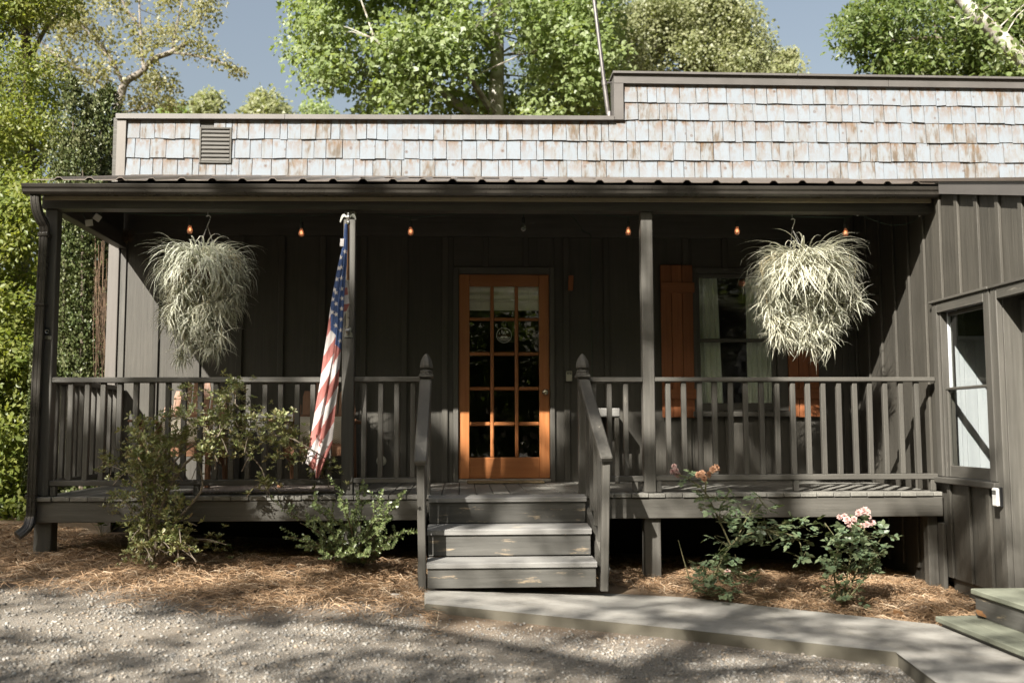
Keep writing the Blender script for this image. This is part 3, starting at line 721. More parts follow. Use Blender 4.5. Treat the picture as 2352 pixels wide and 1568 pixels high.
# side door in its recess
xd = XW+.155
dy0 = dy1-.10
part('door_casing', MB().span((XW-.026, dy1-.085, zbase-.02), (XW+.02, dy1-.002, dz1_), .005), PAINT, house)
part('door_casing', MB().span((XW-.027, DYN, dz1_-.085), (XW+.02, dy1-.087, dz1_), .005), PAINT, house)
part('door_jamb', MB().span((XW+.021, dy1-.087, zbase-.02), (XW+.2, dy1-.06, dz1_-.02), .003), PAINT, house)
part('drip_cap', MB().span((XW-.042, DYN, dz1_+.001), (XW+.02, dy1+.0, dz1_+.02), .003), PAINT, house)
sd = part('side_door', MB().span((xd, dy1-.20, zbase), (xd+.04, dy1-.088, dz1_-.09)), PAINT, house)
part('stile', MB().span((xd, DYN+.02, zbase), (xd+.04, DYN+.13, dz1_-.09)), PAINT, sd); part('top_rail', MB().span((xd, DYN+.131, dz1_-.22), (xd+.04, dy1-.201, dz1_-.09)), PAINT, sd)
part('bottom_rail', MB().span((xd, DYN+.131, zbase), (xd+.04, dy1-.201, zbase+.25)), PAINT, sd); part('pane', MB().span((xd+.018, DYN+.13, zbase+.25), (xd+.021, dy1-.2, dz1_-.22)), M_GLASS, sd)
part('threshold', MB().span((XW-.03, DYN, zbase-.06), (xd+.05, dy1-.09, zbase-.021)), TRIM, house)
for z_ in (rP(680, 1178).z, rP(680, 1335).z): part('strike_plate', MB().span((xd-.012, dy1-.096, z_-.035), (xd+.0, dy1-.0885, z_+.035)), FIR, house)

# wing steps
wst = thing('wing_steps', 'low greenish grey wooden steps below the side door of the wing', 'steps', (3.4, 6, -.1))
q0 = PN(2147.6, 1413.5, (0, 0, 1), -.10); xf = q0.x; yf = q0.y; xr = PN(2242.7, 1413.5, (0, 0, 1), -.10).x; yn = 4.9
for a, b in ((xf, xf+.142), (xf+.146, xr+.02)): part('tread', MB().span((a, yn, -.138), (b, yf, -.10), .006), GREEN, wst)
part('stringer', MB().span((xf+.03, yn, -.34), (xr, yf-.03, -.14)), PAINT, wst)
zt2 = PX(2241, 1352, xr).z
part('riser', MB().span((xr, yn, -.10), (xr+.03, yf-.01, zt2-.04), .004), RISER, wst)
part('tread', MB().span((xr-.02, yn, zt2-.038), (XW-.03, yf+.01, zt2), .006), GREEN, wst)
part('side_panel', MB().span((xr+.031, yf-.04, -.2), (XW-.03, yf-.012, zt2-.04)), RISER, wst)

# ================================================================== PORCH
def sweep(mb, pts, sec, up=(0, 0, 1), mi=0):   # sec: closed outline (side, up) carried along pts
    pts = [Vector(p) for p in pts]; k = len(pts); n = len(sec); vs = []
    for i, p in enumerate(pts):
        d = (pts[min(i+1, k-1)]-pts[max(i-1, 0)]).normalized(); x = d.cross(Vector(up)).normalized(); z = x.cross(d)
        vs += [p+x*a+z*b for a, b in sec]
    fs = [(i*n+j, i*n+(j+1) % n, (i+1)*n+(j+1) % n, (i+1)*n+j) for i in range(k-1) for j in range(n)] + [tuple(range(n)), tuple((k-1)*n+j for j in range(n))[::-1]]
    return mb.add(vs, fs, mi)
porch = thing('porch', 'long black front porch with a low corrugated metal roof on square posts', 'porch', (0, YF, DECK))
def fx(px, py=1000, Y=YF): return PY(px, py, Y).x
PXL, PXR = fx(80, 1165), XW-.03
PW = .098
p1, p2, p3 = fx(90, 870), fx(785, 870), fx(1477, 870)
# deck
x = PXL+.01; i = 0
while x < XW-.06:
    w = .139+random.uniform(-.002, .002); xb = min(x+w, XW-.03); dz = random.uniform(-.003, .002)
    part('deck_board', MB().span((x, YF-.062+random.uniform(-.006, .006), DECK-.034+dz), (xb-.005, YB-.04, DECK+dz), .004), DECKM, porch); x = xb
part('rim_board', MB().span((PXL, YF-.045, PY(1100, 1193, YF-.045).z), (PXR, YF-.004, DECK-.037), .004), PAINT, porch)
part('side_rim_board', MB().span((PXL, YF-.002, PY(1100, 1193, YF).z), (PXL+.04, YB-.04, DECK-.037), .004), PAINT, porch)
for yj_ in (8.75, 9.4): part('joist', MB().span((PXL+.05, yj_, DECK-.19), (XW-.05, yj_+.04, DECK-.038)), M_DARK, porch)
bm = lambda x: (PY(150, 479, YF-.02).z*(PXR-x) + PY(2140, 487, YF-.02).z*(x-PXL))/(PXR-PXL)
beam_top = H+1.93
mm = MB().prism([(p1-.02, bm(p1)), (XW-.003, bm(XW)), (XW-.003, beam_top-.02), (p1-.02, beam_top)], lambda u, v, w: Vector((u, w, v)), YF-.02, YF+.115)
part('beam', mm, PAINT, porch)
for a in (p1, p2, p3):
    part('post', MB().span((a, YF, DECK+.001), (a+PW, YF+PW, bm(a)-.002), .006), PAINT, porch)
for a, b, c in ((77, 116, 1215), (785, 822, 1230), (1475, 1512, 1260)):
    xa = fx(a if a < 200 else (a+6), c); w = .135
    part('pier', MB().span((xa, YF+.0, -.25), (xa+w, YF+.135, PY(1100, 1193, YF-.045).z+.06), .006), PAINT, porch)
part('pier', MB().span((XW-.12, YF+.05, -.3), (XW-.036, YF+.14, DECK-.04), .006), PAINT, porch)
sb0, sb1 = PX(150, 502, p1+.02).z, H+1.75
part('side_beam', MB().bar((p1+.045, YF+.117, sb0+.07), (p1+.045, YB-.045, sb1+.07), .09, .14), PAINT, porch)
ze0, ze1 = PY(100, 412, 7.97).z, PY(2170, 421, 7.97).z
RX0, RX1 = PY(77, 413, 7.97).x, min(PY(2180, 421, 7.97).x, XW-.026)
zr0, zr1 = PY(290, 406, YS).z, PY(2170, 417, YS).z
zE = lambda x: ze0+(ze1-ze0)*(x-RX0)/(RX1-RX0); zR = lambda x: zr0+(zr1-zr0)*(x-RX0)/(RX1-RX0)
rib0 = PY(137, 410, 7.97).x; rs = .2405
mm = MB().prism([(RX0+.02, sb1+.0), (RX0+.05, sb1+.0)], lambda u, v, w: Vector((u, w, v)), YF, YB) if False else None
gb = [(YF+.12, sb0+.141), (YB-.04, sb1+.141), (YB-.04, zR(RX0)-.05), (YF+.12, zE(RX0)+.0)]
part('gable_board', MB().prism(gb, lambda u, v, w: Vector((w, u, v)), p1+.03, p1+.055), PAINT, porch)
ce = [(YF+.116, zE(0)-.045), (YB-.03, zR(0)-.085), (YB-.03, zR(0)-.07), (YF+.116, zE(0)-.03)]
part('ceiling_panel', MB().prism(ce, lambda u, v, w: Vector((w, u, v)), p1+.06, XW-.01), PAINT, porch)
# corrugated sheets: an outline across the ribs, carried down the slope
def roof_sheet(a, b):
    pr = [(a, 0)]; k = math.ceil((a-rib0)/rs)
    while rib0+k*rs < b+.03:
        c = rib0+k*rs
        for dx, dz in ((-.036, 0), (-.014, .021), (.014, .021), (.036, 0)):
            if a < c+dx < b: pr.append((c+dx, dz))
        k += 1
    pr.append((b, 0)); low = [(u, v-.006) for u, v in pr[::-1]]; sec = pr+low
    n = len(sec); vs = []
    jog = random.uniform(-.012, .008)
    for Y in (7.955+jog, 8.6, 9.2, YS-.024):
        t = (Y-7.97)/(YS-7.97); vs += [Vector((u, Y, zE(u)*(1-t)+zR(u)*t+v+.004*mnoise.noise(Vector((u*3, Y, 0))))) for u, v in sec]
    fs = [(i*n+j, i*n+(j+1) % n, (i+1)*n+(j+1) % n, (i+1)*n+j) for i in range(3) for j in range(n)] + [tuple(range(n)), tuple(3*n+j for j in range(n))[::-1]]
    part('roof_sheet', MB().add(vs, fs), M_ROOF, porch)
xx = RX0
while xx < RX1-.05:
    xb = min(rib0+(math.floor((xx-rib0)/rs+.01)+3)*rs+.06, RX1); roof_sheet(xx, xb-.002); xx = xb
part('roof_flashing', MB().prism([(YS-.09, zR(0)-.02), (YS-.024, zR(0)-.005), (YS-.024, zR(0)+.012)], lambda u, v, w: Vector((w, u, v+zR(w)-zR(0)+.006)), RX0+.15, RX1), M_ROOF, porch)
part('fascia_board', MB().prism([(RX0+.06, zE(RX0)-.15), (RX1-.03, zE(RX1)-.15), (RX1-.03, zE(RX1)-.02), (RX0+.06, zE(RX0)-.02)], lambda u, v, w: Vector((u, w, v)), 8.03, 8.055), M_GUTIN, porch)
GX0, GX1 = PY(50, 422, 7.92).x, min(PY(2176, 429, 7.92).x, XW-.03)
gz = lambda x: PY(50, 421, 7.92).z + (PY(2176, 429, 7.92).z-PY(50, 421, 7.92).z)*(x-GX0)/(GX1-GX0)
prof = [(.028, .012), (.028, -.078), (-.050, -.078), (-.066, -.062), (-.070, -.040), (-.082, -.026), (-.088, -.004), (-.088, 0), (-.072, 0), (-.072, -.004), (-.078, -.006), (-.075, -.024), (-.064, -.036), (-.060, -.060), (-.048, -.072), (.022, -.072), (.022, .012)]
gut = part('gutter', MB().prism(prof, lambda u, v, w: Vector((w, 8.0+u, gz(w)+v)), GX0, GX1), M_GUT, porch)
for a in (GX0, GX1-.004): part('end_cap', MB().prism(prof[:8], lambda u, v, w: Vector((w, 8.0+u, gz(w)+v)), a-.002, a+.002), M_GUT, gut)
hx = GX0+.2
while hx < GX1: part('hanger', MB().bar((hx, 7.925, gz(hx)-.004), (hx, 8.02, gz(hx)+.008), .022, .003, b_=.0005), M_STEEL, gut); hx += .64
ds = [PY(82, 440, 8.0), PY(82, 462, 8.0), PY(86, 485, 8.01), PY(95, 505, 8.04), PY(102, 518, 8.07), PY(103, 535, 8.09)]
dn = [PY(102, 545, 8.09), PY(85, 870, 8.09), PY(73, 1165, 8.06), PY(71, 1190, 8.05), PY(62, 1212, 8.0), PY(40, 1230, 7.95)]
sec = []
for k in range(4):
    for t in (-.8, -.5, -.42, -.1, -.02, .3, .38, .7):
        dep = 0 if t in (-.8, -.5, -.02+0, .3) else -.004
        c_, s_ = [(1, 0), (0, 1), (-1, 0), (0, -1)][k]; hx_, hy_ = (.036, .036)
        u, v = (.036+dep, t*.036); sec.append((c_*u-s_*v, s_*u+c_*v))
down = part('downspout', sweep(MB(), curve(ds, 16), sec, (1, 0, 0)), M_GUT, porch)
part('pipe', sweep(MB(), dn[:3], sec, (0, 1, 0)), M_GUT, down); part('kick_elbow', sweep(MB(), curve(dn[2:], 10), sec, (0, 1, 0)), M_GUT, down)
for q, y_ in ((103, 540), (74, 1140)): part('collar', MB().box(PY(q, y_, 8.09), (.084, .084, .035), .006), M_GUT, down)
bk = part('pipe_strap', MB().box(PY(94, 700, 8.09), (.086, .086, .018), .003), M_GUT, down)

# railings
def railing(x0, x1, bal, yt, yb_, feet):
    r = link('railing', None, porch, ((x0+x1)/2, YF+.05, DECK))
    z1, z0 = PY((1100), yt[0], YF).z, PY(1100, yt[1], YF).z; b1, b0 = PY(1100, yb_[0], YF).z, PY(1100, yb_[1], YF).z
    part('top_rail', MB().span((x0, YF+.002, z0), (x1, YF+.092, z1), .006), PAINT, r)
    part('bottom_rail', MB().span((x0, YF+.012, b0), (x1, YF+.08, b1), .005), PAINT, r)
    for b in bal:
        xb = fx(b, 985)+random.uniform(-.004, .004); w = .041; dx = random.uniform(-.004, .004)
        part('baluster', MB().bar((xb+dx, YF+.045, b1-.001), (xb, YF+.045, z0+.001), w, .041, (0, 1, 0), .004), PAINT, r)
    for f in feet: part('foot', MB().span((f-.022, YF+.02, DECK+.003), (f+.022, YF+.065, b0+.001), .003), PAINT, r)
nl, nr = fx(979, 870, YF-.02), fx(1338, 870, YF-.02)
railing(p1+PW, p2, [156.8+37.32*i for i in range(17)], (865.5, 878), (1098, 1111), [p1+PW+.03, fx(449, 1112), p2-.03])
railing(p2+PW, nl-.04, [835.3, 873, 910.5, 947], (864.5, 876.5), (1096, 1108), [p2+PW+.025])
railing(nr+.04, p3, [1366.4, 1402.5, 1439.6], (866, 877.5), (1095, 1108), [p3-.07])
railing(p3+PW, XW-.03, [1538.6+35.8*i for i in range(17)], (866, 876.5), (1093, 1106), [p3+PW+.025, fx(1832, 1112), XW-.07])
r = link('railing', None, porch, (p1+.05, 9, DECK)); xs_ = p1+.05
zt_, zb_ = PY(1100, 866, YF).z, PY(1100, 1098, YF).z
part('top_rail', MB().span((xs_-.045, YF+PW, zt_-.045), (xs_+.045, YB-.04, zt_), .006), PAINT, r); part('bottom_rail', MB().span((xs_-.03, YF+PW, zb_-.045), (xs_+.03, YB-.04, zb_), .005), PAINT, r)
for i in range(11): y_ = YF+PW+.12+i*.138; part('baluster', MB().span((xs_-.02, y_, zb_-.001), (xs_+.02, y_+.041, zt_-.044), .004), PAINT, r)

# steps
steps = thing('porch_steps', 'three scuffed black wooden steps with sloping handrails up to the orange door', 'steps', (.2, 7.6, 0))
T = [(7.93, 1142, 1152, 8.06, 1135.5, 984, 1347), (7.66, 1215, 1227, 7.95, 1201.5, 981, 1359), (7.40, 1292, 1303.5, 7.68, 1277.5, 980, 1371.5)]
RB = [1200, 1275, 1349]
for (yf_, a, b, yb2, c, xa, xb), rb in zip(T, RB):
    zt1, zt0, zk = PY(1160, a, yf_).z, PY(1160, b, yf_).z, PY(1160, c, yb2).z; x0, x1 = PY(xa, a, yf_).x, PY(xb, a, yf_).x
    e = .006
    mm = MB().prism([(yf_, zt0), (yf_, zt1-e), (yf_+e, zt1), (yb2, zk), (yb2, zk-(zt1-zt0))], lambda u, v, w: Vector((w, u, v)), x0, x1)
    part('tread', mm, WEATH, steps)
    zr_ = PY(1160, rb, yf_+.02).z; part('riser', MB().span((x0+.006, yf_+.018, zr_), (x1-.006, yf_+.042, zt0-.0015), .003), RISER, steps)
for s_, px_top, px_end, y_end, pb in ((-1, 978, 965.5, 1057, (970.5, 1354)), (1, 1340.5, 1393.5, 1048, (1388, 1351))):
    nx_ = nl if s_ < 0 else nr; yn_ = YF-.055
    nw = part('newel_post', MB().span((nx_-.038, yn_, DECK-.02), (nx_+.038, yn_+.076, PY(1100, 867, yn_).z), .005), PAINT, steps)
    zc = PY(1100, 867, yn_).z; cy_ = yn_+.038
    part('cap', MB().box((nx_, cy_, zc+.013), (.118, .118, .025), .006), PAINT, nw)
    pf = [(.058, 0), (.058, .010), (.050, .016), (.054, .026), (.048, .034), (.030, .040), (.029, .050), (.055, .056), (.056, .075), (.046, .115), (.026, .150), (.008, .170), (.003, .172)]
    part('finial', MB().lathe(pf, (nx_, cy_, zc+.026), 8, 'z', 0, True), PAINT, nw)
    a = Vector((PY(px_top, 868, yn_).x, yn_-.002, zc-.03)); b = PY(px_end, y_end+8, 7.40)
    part('handrail', MB().bar(a, b, .097, .05, (0, 0, 1), .010), WEATH if False else PAINT, steps)
    pb_ = PY(pb[0], pb[1], 7.45); d = (b-a)
    zh = a.z+d.z*((7.47-a.y)/d.y)-.03
    part('rail_post', MB().bar((pb_.x, 7.475, pb_.z-.02), (PY(px_end, 1075, 7.45).x-.0*s_, 7.475, zh), .058, .075, (0, 1, 0), .005), PAINT, steps)
    for i in range(4):
        y_ = 7.60+.115*i; t = (y_-a.y)/d.y; q = a+d*t
        part('baluster', MB().bar((q.x+.0, y_, q.z-.80+.0*i), (q.x, y_, q.z-.026), .04, .04, (0, 1, 0), .004), PAINT, steps)
    xs2 = (a.x+b.x)/2
    part('stringer', MB().bar((a.x+.004*s_, 8.08, DECK-.16), (b.x-.0*s_, 7.50, .07), .038, .2, (0, 0, 1)), PAINT, steps)

# ================================================================== THINGS ON THE PORCH
def curtain(x0, x1, z0, z1, Y, lab, n=60, amp=.022, lean=0.0):
    m = MB(); vs = []; rows_ = 8
    for layer in (0, .004):
        for j in range(rows_+1):
            t = j/rows_
            for i in range(n+1):
                u = i/n; xx_ = x0+(x1-x0)*u + lean*t*(u-.0)
                vs.append((xx_, Y+layer+amp*math.sin(u*31+.6*math.sin(t*2))*(1-.25*t)+.01*math.sin(u*13), z1+(z0-z1)*t))
    N = (n+1)*(rows_+1)
    fs = [(L*N+j*(n+1)+i, L*N+j*(n+1)+i+1, L*N+(j+1)*(n+1)+i+1, L*N+(j+1)*(n+1)+i) for L in (0, 1) for j in range(rows_) for i in range(n)]
    o = part('curtain', m.add(vs, fs), M_CURT, None, True); return tag(o, lab, 'curtain', 'curtains inside the porch window')
curtain(gx0-.03, wP(608, 500).x, gz0-.15, gz1+.05, YB+.10, 'pale linen curtain hanging beside the shutter farther from the wing', lean=.05)
curtain(wP(866, 700).x, gx1+.03, gz0-.15, gz1+.05, YB+.10, 'pale linen curtain behind the big spider plant near the wing')
# roman blind behind the top panes of the door
mm = MB(); zt1 = rowz[0][1]+.06; zb1 = dP(350, 389).z; pr = []
N = 40
for i in range(N+1):
    t = i/N; z = zt1+(zb1-zt1)*t; fold = .5+.5*math.sin(t*30+.8*math.sin(t*9)); pr.append((YD+.058-.018*fold*(t < .72)*(t > .05), z))
prof2 = pr+[(y+.03, z) for y, z in pr[::-1]]
mm.prism(prof2, lambda u, v, w: Vector((w, u, v)), cols[0][0]-.03, cols[2][1]+.03)
bl = thing('roman_blind', 'cream roman blind folded up behind the top panes of the orange door', 'blind', (sl_+.4, YD+.06, zb1))
part('fabric', mm, M_CLOTHW, bl)
for cxx in (197, 512): part('cord', MB().tube([(dP(cxx, 300).x, YD+.034, zt1-.03), (dP(cxx+5, 300).x, YD+.034, zb1+.05)], .003, 5), M_TAG, bl)
# decal
dc = thing('door_decal', 'round white line drawing decal on the glass of the orange door', 'decal', dP(353, 556, YD+.018))
cc = dP(353, 556, YD+.0175); Rr = .5*(dP(403, 556).x-dP(303, 556).x)
def dpoly(mb, pts, w0=0, w1=.0008): mb.prism([(cc.x+u*Rr, cc.z+v*Rr) for u, v in pts], lambda u, v, w: Vector((u, w, v)), cc.y+w0, cc.y-w1)
em = MB(); n = 40
ring = [(math.cos(2*PI*i/n), math.sin(2*PI*i/n)) for i in range(n)]
for i in range(n):
    a, b = ring[i], ring[(i+1) % n]; dpoly(em, [a, b, (b[0]*.945, b[1]*.945), (a[0]*.945, a[1]*.945)])
def tri(cx, cy, w, h): dpoly(em, [(cx-w, cy), (cx+w, cy), (cx, cy+h)])
for cx, cy, s_ in ((-.6, .12, .75), (-.27, .30, 1.0)):
    for k in range(3): tri(cx, cy+.12*k*s_, (.13-.025*k)*s_, .2*s_)
    dpoly(em, [(cx-.02, cy-.1*s_), (cx+.02, cy-.1*s_), (cx+.02, cy), (cx-.02, cy)])
dpoly(em, [(-.20, .08), (-.12, .08), (.03, .52), (.0, .60)]); dpoly(em, [(.22, .08), (.14, .08), (-.03, .52), (.0, .60)]); tri(0, .08, .05, .22)
dpoly(em, [(.42+.11*math.cos(a*PI/6), .42+.11*math.sin(a*PI/6)) for a in range(12)])
for k in range(10):
    a = 2*PI*k/10; c_, s_ = math.cos(a), math.sin(a); dpoly(em, [(.42+.15*c_-.02*s_, .42+.15*s_+.02*c_), (.42+.15*c_+.02*s_, .42+.15*s_-.02*c_), (.42+.25*c_, .42+.25*s_)])
dpoly(em, [(-.38, -.12), (.38, -.12), (.55, -.36), (.08, -.36), (.0, -.18), (-.08, -.36), (-.55, -.36)]); dpoly(em, [(-.70, -.20), (-.64, -.20), (-.60, -.44), (-.70, -.44)]); dpoly(em, [(.70, -.20), (.64, -.20), (.60, -.44), (.70, -.44)]); dpoly(em, [(-.62, -.40), (.62, -.40), (.62, -.44), (-.62, -.44)])
for zz in (-.54, -.66):
    P_ = [(-.66+1.32*i/24, zz+.025*math.sin(i*1.6)) for i in range(25)] if zz > -.6 else [(-.58+1.16*i/24, zz+.025*math.sin(i*1.6)) for i in range(25)]
    for a, b in zip(P_, P_[1:]): dpoly(em, [(a[0], a[1]-.035), (b[0], b[1]-.035), (b[0], b[1]+.015), (a[0], a[1]+.015)])
part('emblem', em, M_WHITE, dc)
tc_ = bpy.data.curves.new('lettering', 'FONT'); tc_.body = 'The Bower'; tc_.size = Rr*.36; tc_.align_x = 'CENTER'; tc_.align_y = 'CENTER'; tc_.extrude = .0002; tc_.space_character = 1.05; tc_.materials.append(M_GOLD)
tmp = bpy.data.objects.new('lettering', tc_); lm_ = bpy.data.meshes.new_from_object(tmp); bpy.data.objects.remove(tmp)
o = link('lettering', lm_, dc, (cc.x, cc.y-.0012, cc.z-.015*Rr)); o.rotation_euler = (PI/2, 0, 0)
# door mat and rug
m = MB(); q0, q1 = PY(1075, 1108, 9.70), PY(1250, 1108, 9.70)
tag(part('door_mat', m.box(((q0.x+q1.x)/2-.01, 9.63, DECK+.014), (q1.x-q0.x, .26, .02), .006), flat('coir', (.20, .15, .08), .95, 0, .3, 60, .6), None), 'thin brown coir mat at the sill of the orange door', 'doormat')
rx0, rx1 = PY(428, 1125, 8.4).x, PY(772, 1125, 8.4).x
tag(part('rug', MB().box(((rx0+rx1)/2, 8.72, DECK+.014), (rx1-rx0, .88, .02), .008), M_RUG, None), 'pinkish woven rug on the deck under the wooden chairs', 'rug')
# key boxes
def lockbox(c, ax, s, mat, lab):
    t = thing('key_lockbox', lab, 'key box', c, None); c = Vector(c); w, d, h = s
    def q(u, v, w_): return c+(Vector((u, -v, w_)) if ax == 'y' else Vector((-v, -u, w_)))
    def bxx(n, a, b, m_, bb=.003): A, B = q(*a), q(*b); part(n, MB().span([min(i) for i in zip(A, B)], [max(i) for i in zip(A, B)], bb), m_, t)
    bxx('back_case', (-w/2-.006, 0, -h/2-.004), (w/2-.004, d*.45, h/2+.004), M_BLACK); bxx('front_cover', (-w/2, d*.45+.001, -h/2), (w/2, d, h/2), mat, .009)
    bxx('dial_window', (-w*.32, d+.0005, h*.16), (w*.32, d+.003, h*.36), M_BLACK, .001)
    for i in range(4): bxx('dial', (-w*.24+i*w*.125, d+.0035, h*.19), (-w*.24+i*w*.125+w*.09, d+.005, h*.33), M_STEEL, .001)
lockbox(PY(1306.5, 864, YB-.026), 'y', (.062, .04, .105), M_LBOX, 'cream key lockbox on the dark wall beside the orange door')
lockbox(PX(2299, 1141, XW-.026), 'x', (.072, .05, .135), M_LBOXW, 'white key lockbox under the window of the wing')
# little timber chime
c = PY(1311, 650, YB-.06); ch = thing('wall_chime', 'small reddish timber block hanging high on the wall beside the door', 'chime', c)
part('block', MB().box(c, (.048, .035, .15), .004, Matrix.Rotation(.05, 3, 'Y')), CEDAR, ch); part('hook', MB().tube([c+Vector((0, 0, .07)), c+Vector((.004, .0, .11)), c+Vector((.012, .058, .115))], .003, 5), M_BLACK, ch)
part('bracket', MB().box(c+Vector((.004, .040, -.03)), (.03, .04, .03), .002), BROWN, ch)
# bottle opener on the corner post
c = PY(110, 765, YF-.004); bo = thing('bottle_opener', 'rusty bottle opener with a small plate screwed to the corner post', 'bottle opener', c)
part('plate', MB().box(c+Vector((.004, 0, -.035)), (.05, .006, .03), .002, Matrix.Rotation(.12, 3, 'Y')), M_STEEL, bo)
m = MB().prism([(-.025, .05), (.015, .045), (.024, -.02), (-.014, -.02)], lambda u, v, w: c+Vector((u, -w, v)), 0, .012); part('head', m, M_BLACK, bo)
m = MB().tube([c+Vector((.016*math.cos(a)*.8, -.02, .012+.014*math.sin(a))) for a in [i*PI/5 for i in range(10)]], .004, 5); part('lip', m, M_STEEL, bo)
# round cover on the back wall, seen between balusters
m = MB().lathe([(.05, 0), (.05, .012), (.035, .018), (.005, .019)], (0, 0, 0), 16, 'y'); c = PY(876, 1058, YB-.001); m.v = [(v[0]+c.x, c.y-v[1], v[2]+c.z) for v in m.v]
part('wall_cover', m, M_LBOX, house)
# wasp-nest-like bundle high in the corner
c = PY(291, 543, 9.70); m = MB()
for i in range(60):
    a = rdir(1)[0]; b = rdir(1)[0]; p = c+Vector(a)*.055*random.random(); m.tube([p-Vector(b)*.05, p+Vector(b)*.05], .003, 4)
tag(part('bird_nest', m, M_NEST, None), 'dry brown bird nest tucked under the porch roof in the corner', 'nest')
# side table
t = thing('side_table', 'small weathered block topped table against the wall by the door', 'table', (1.3, 9.6, DECK))
a, b = PY(1352, 940, 9.55), PY(1421, 940, 9.55); zt1 = PY(1390, 937, 9.5).z
part('table_top', MB().span((a.x, 9.45, zt1-.085), (b.x, 9.78, zt1), .01), WEATH, t)
for x_ in (a.x+.03, b.x-.03):
    for y_ in (9.49, 9.74): part('leg', MB().span((x_-.022, y_-.022, DECK+.003), (x_+.022, y_+.022, zt1-.086), .004), SIDING, t)
# wooden armchairs
def chair(cx, Y, rz, lab, cov):
    t = thing('armchair', lab, 'chair', (0, 0, 0), 'wooden armchairs on the porch')
    sw = .50
    for i in range(6): part('seat_slat', MB().box((0, -.30+.085*i, .355-.012*i), (sw+.04, .075, .022), .004, Matrix.Rotation(-.13, 3, 'X')), CHAIRW, t)
    for s_ in (-1, 1):
        part('arm', MB().box((s_*.315, -.12, .565), (.12, .66, .022), .008, Matrix.Rotation(-.03, 3, 'X')), CHAIRW, t)
        part('leg', MB().box((s_*.285, -.36, .277), (.035, .075, .55), .004), CHAIRW, t)
        part('leg', MB().bar((s_*.285, .30, .001), (s_*.285, .16, .55), .035, .07, (0, 1, 0)), CHAIRW, t)
        part('seat_rail', MB().bar((s_*.262, -.35, .32), (s_*.262, .33, .20), .024, .09), CHAIRW, t)
    part('apron', MB().box((0, -.362, .31), (.49, .022, .085), .004), CHAIRW, t)
    part('back_rail', MB().box((0, .235, .60), (.56, .024, .07), .004), CHAIRW, t)
    hs_ = [.70, .82, .90, .93, .90, .82, .70]
    for i in range(7):
        u = (i-3)*.079; h0 = hs_[i]; tilt = .27; w = .072
        pr_ = [(-w/2, 0), (w/2, 0), (w/2, h0-.30-.03*(i > 3)-.0*(i == 3)), (w*.3, h0-.275), (-w*.3, h0-.275), (-w/2, h0-.30-.03*(i < 3))]
        mm = MB().prism(pr_, lambda a, b, w_: Vector((u*(1+.16*b)+a, .19+b*math.sin(tilt)*1.0+w_, .27+b*math.cos(tilt)+.06)), 0, .02); part('back_slat', mm, CHAIRW, t)
    t.location = (cx, Y, DECK+.026); t.rotation_euler.z = rz; WL[t.name] = t.location.copy()
    return t
def pillow(cx, Y, z, rz, lab):
    m = MB(); n, k = 16, 10; w, h, d = .46, .27, .055
    vs = []; fs = []
    for s_ in (-1, 1):
        o_ = len(vs)
        for j in range(k+1):
            for i in range(n+1):
                u, v = i/n*2-1, j/k*2-1; bul = ((1-u**4)*(1-v**4))**.5
                vs.append((u*w/2*(1-.04*(1-abs(v))), s_*d*bul, v*h/2*(1-.06*(1-abs(u)))))
        fs += [(o_+j*(n+1)+i, o_+j*(n+1)+i+1, o_+(j+1)*(n+1)+i+1, o_+(j+1)*(n+1)+i) for j in range(k) for i in range(n)]
    o = link('pillow', m.add(vs, fs).mesh('pillow', [M_HERR], (0, 0, 0), True), None, (cx, Y, z)); o.rotation_euler = (-.22, 0, rz); return tag(o, lab, 'pillow', 'herringbone pillows on the chairs')
c1 = PY(435, 1000, 9.2); c2 = PY(738, 1000, 9.2)
chair(c1.x, 9.10, 0, 'reddish wooden armchair behind the tall leggy shrub', 0); chair(c2.x, 9.10, 0, 'wooden armchair standing behind the hanging flag', 0)
zp = PY(435, 990, 9.06).z
pillow(c1.x-.0, 9.12, zp, .05, 'herringbone pillow on the chair behind the leggy shrub'); pillow(c2.x, 9.12, zp, -.05, 'herringbone pillow on the chair behind the flag')
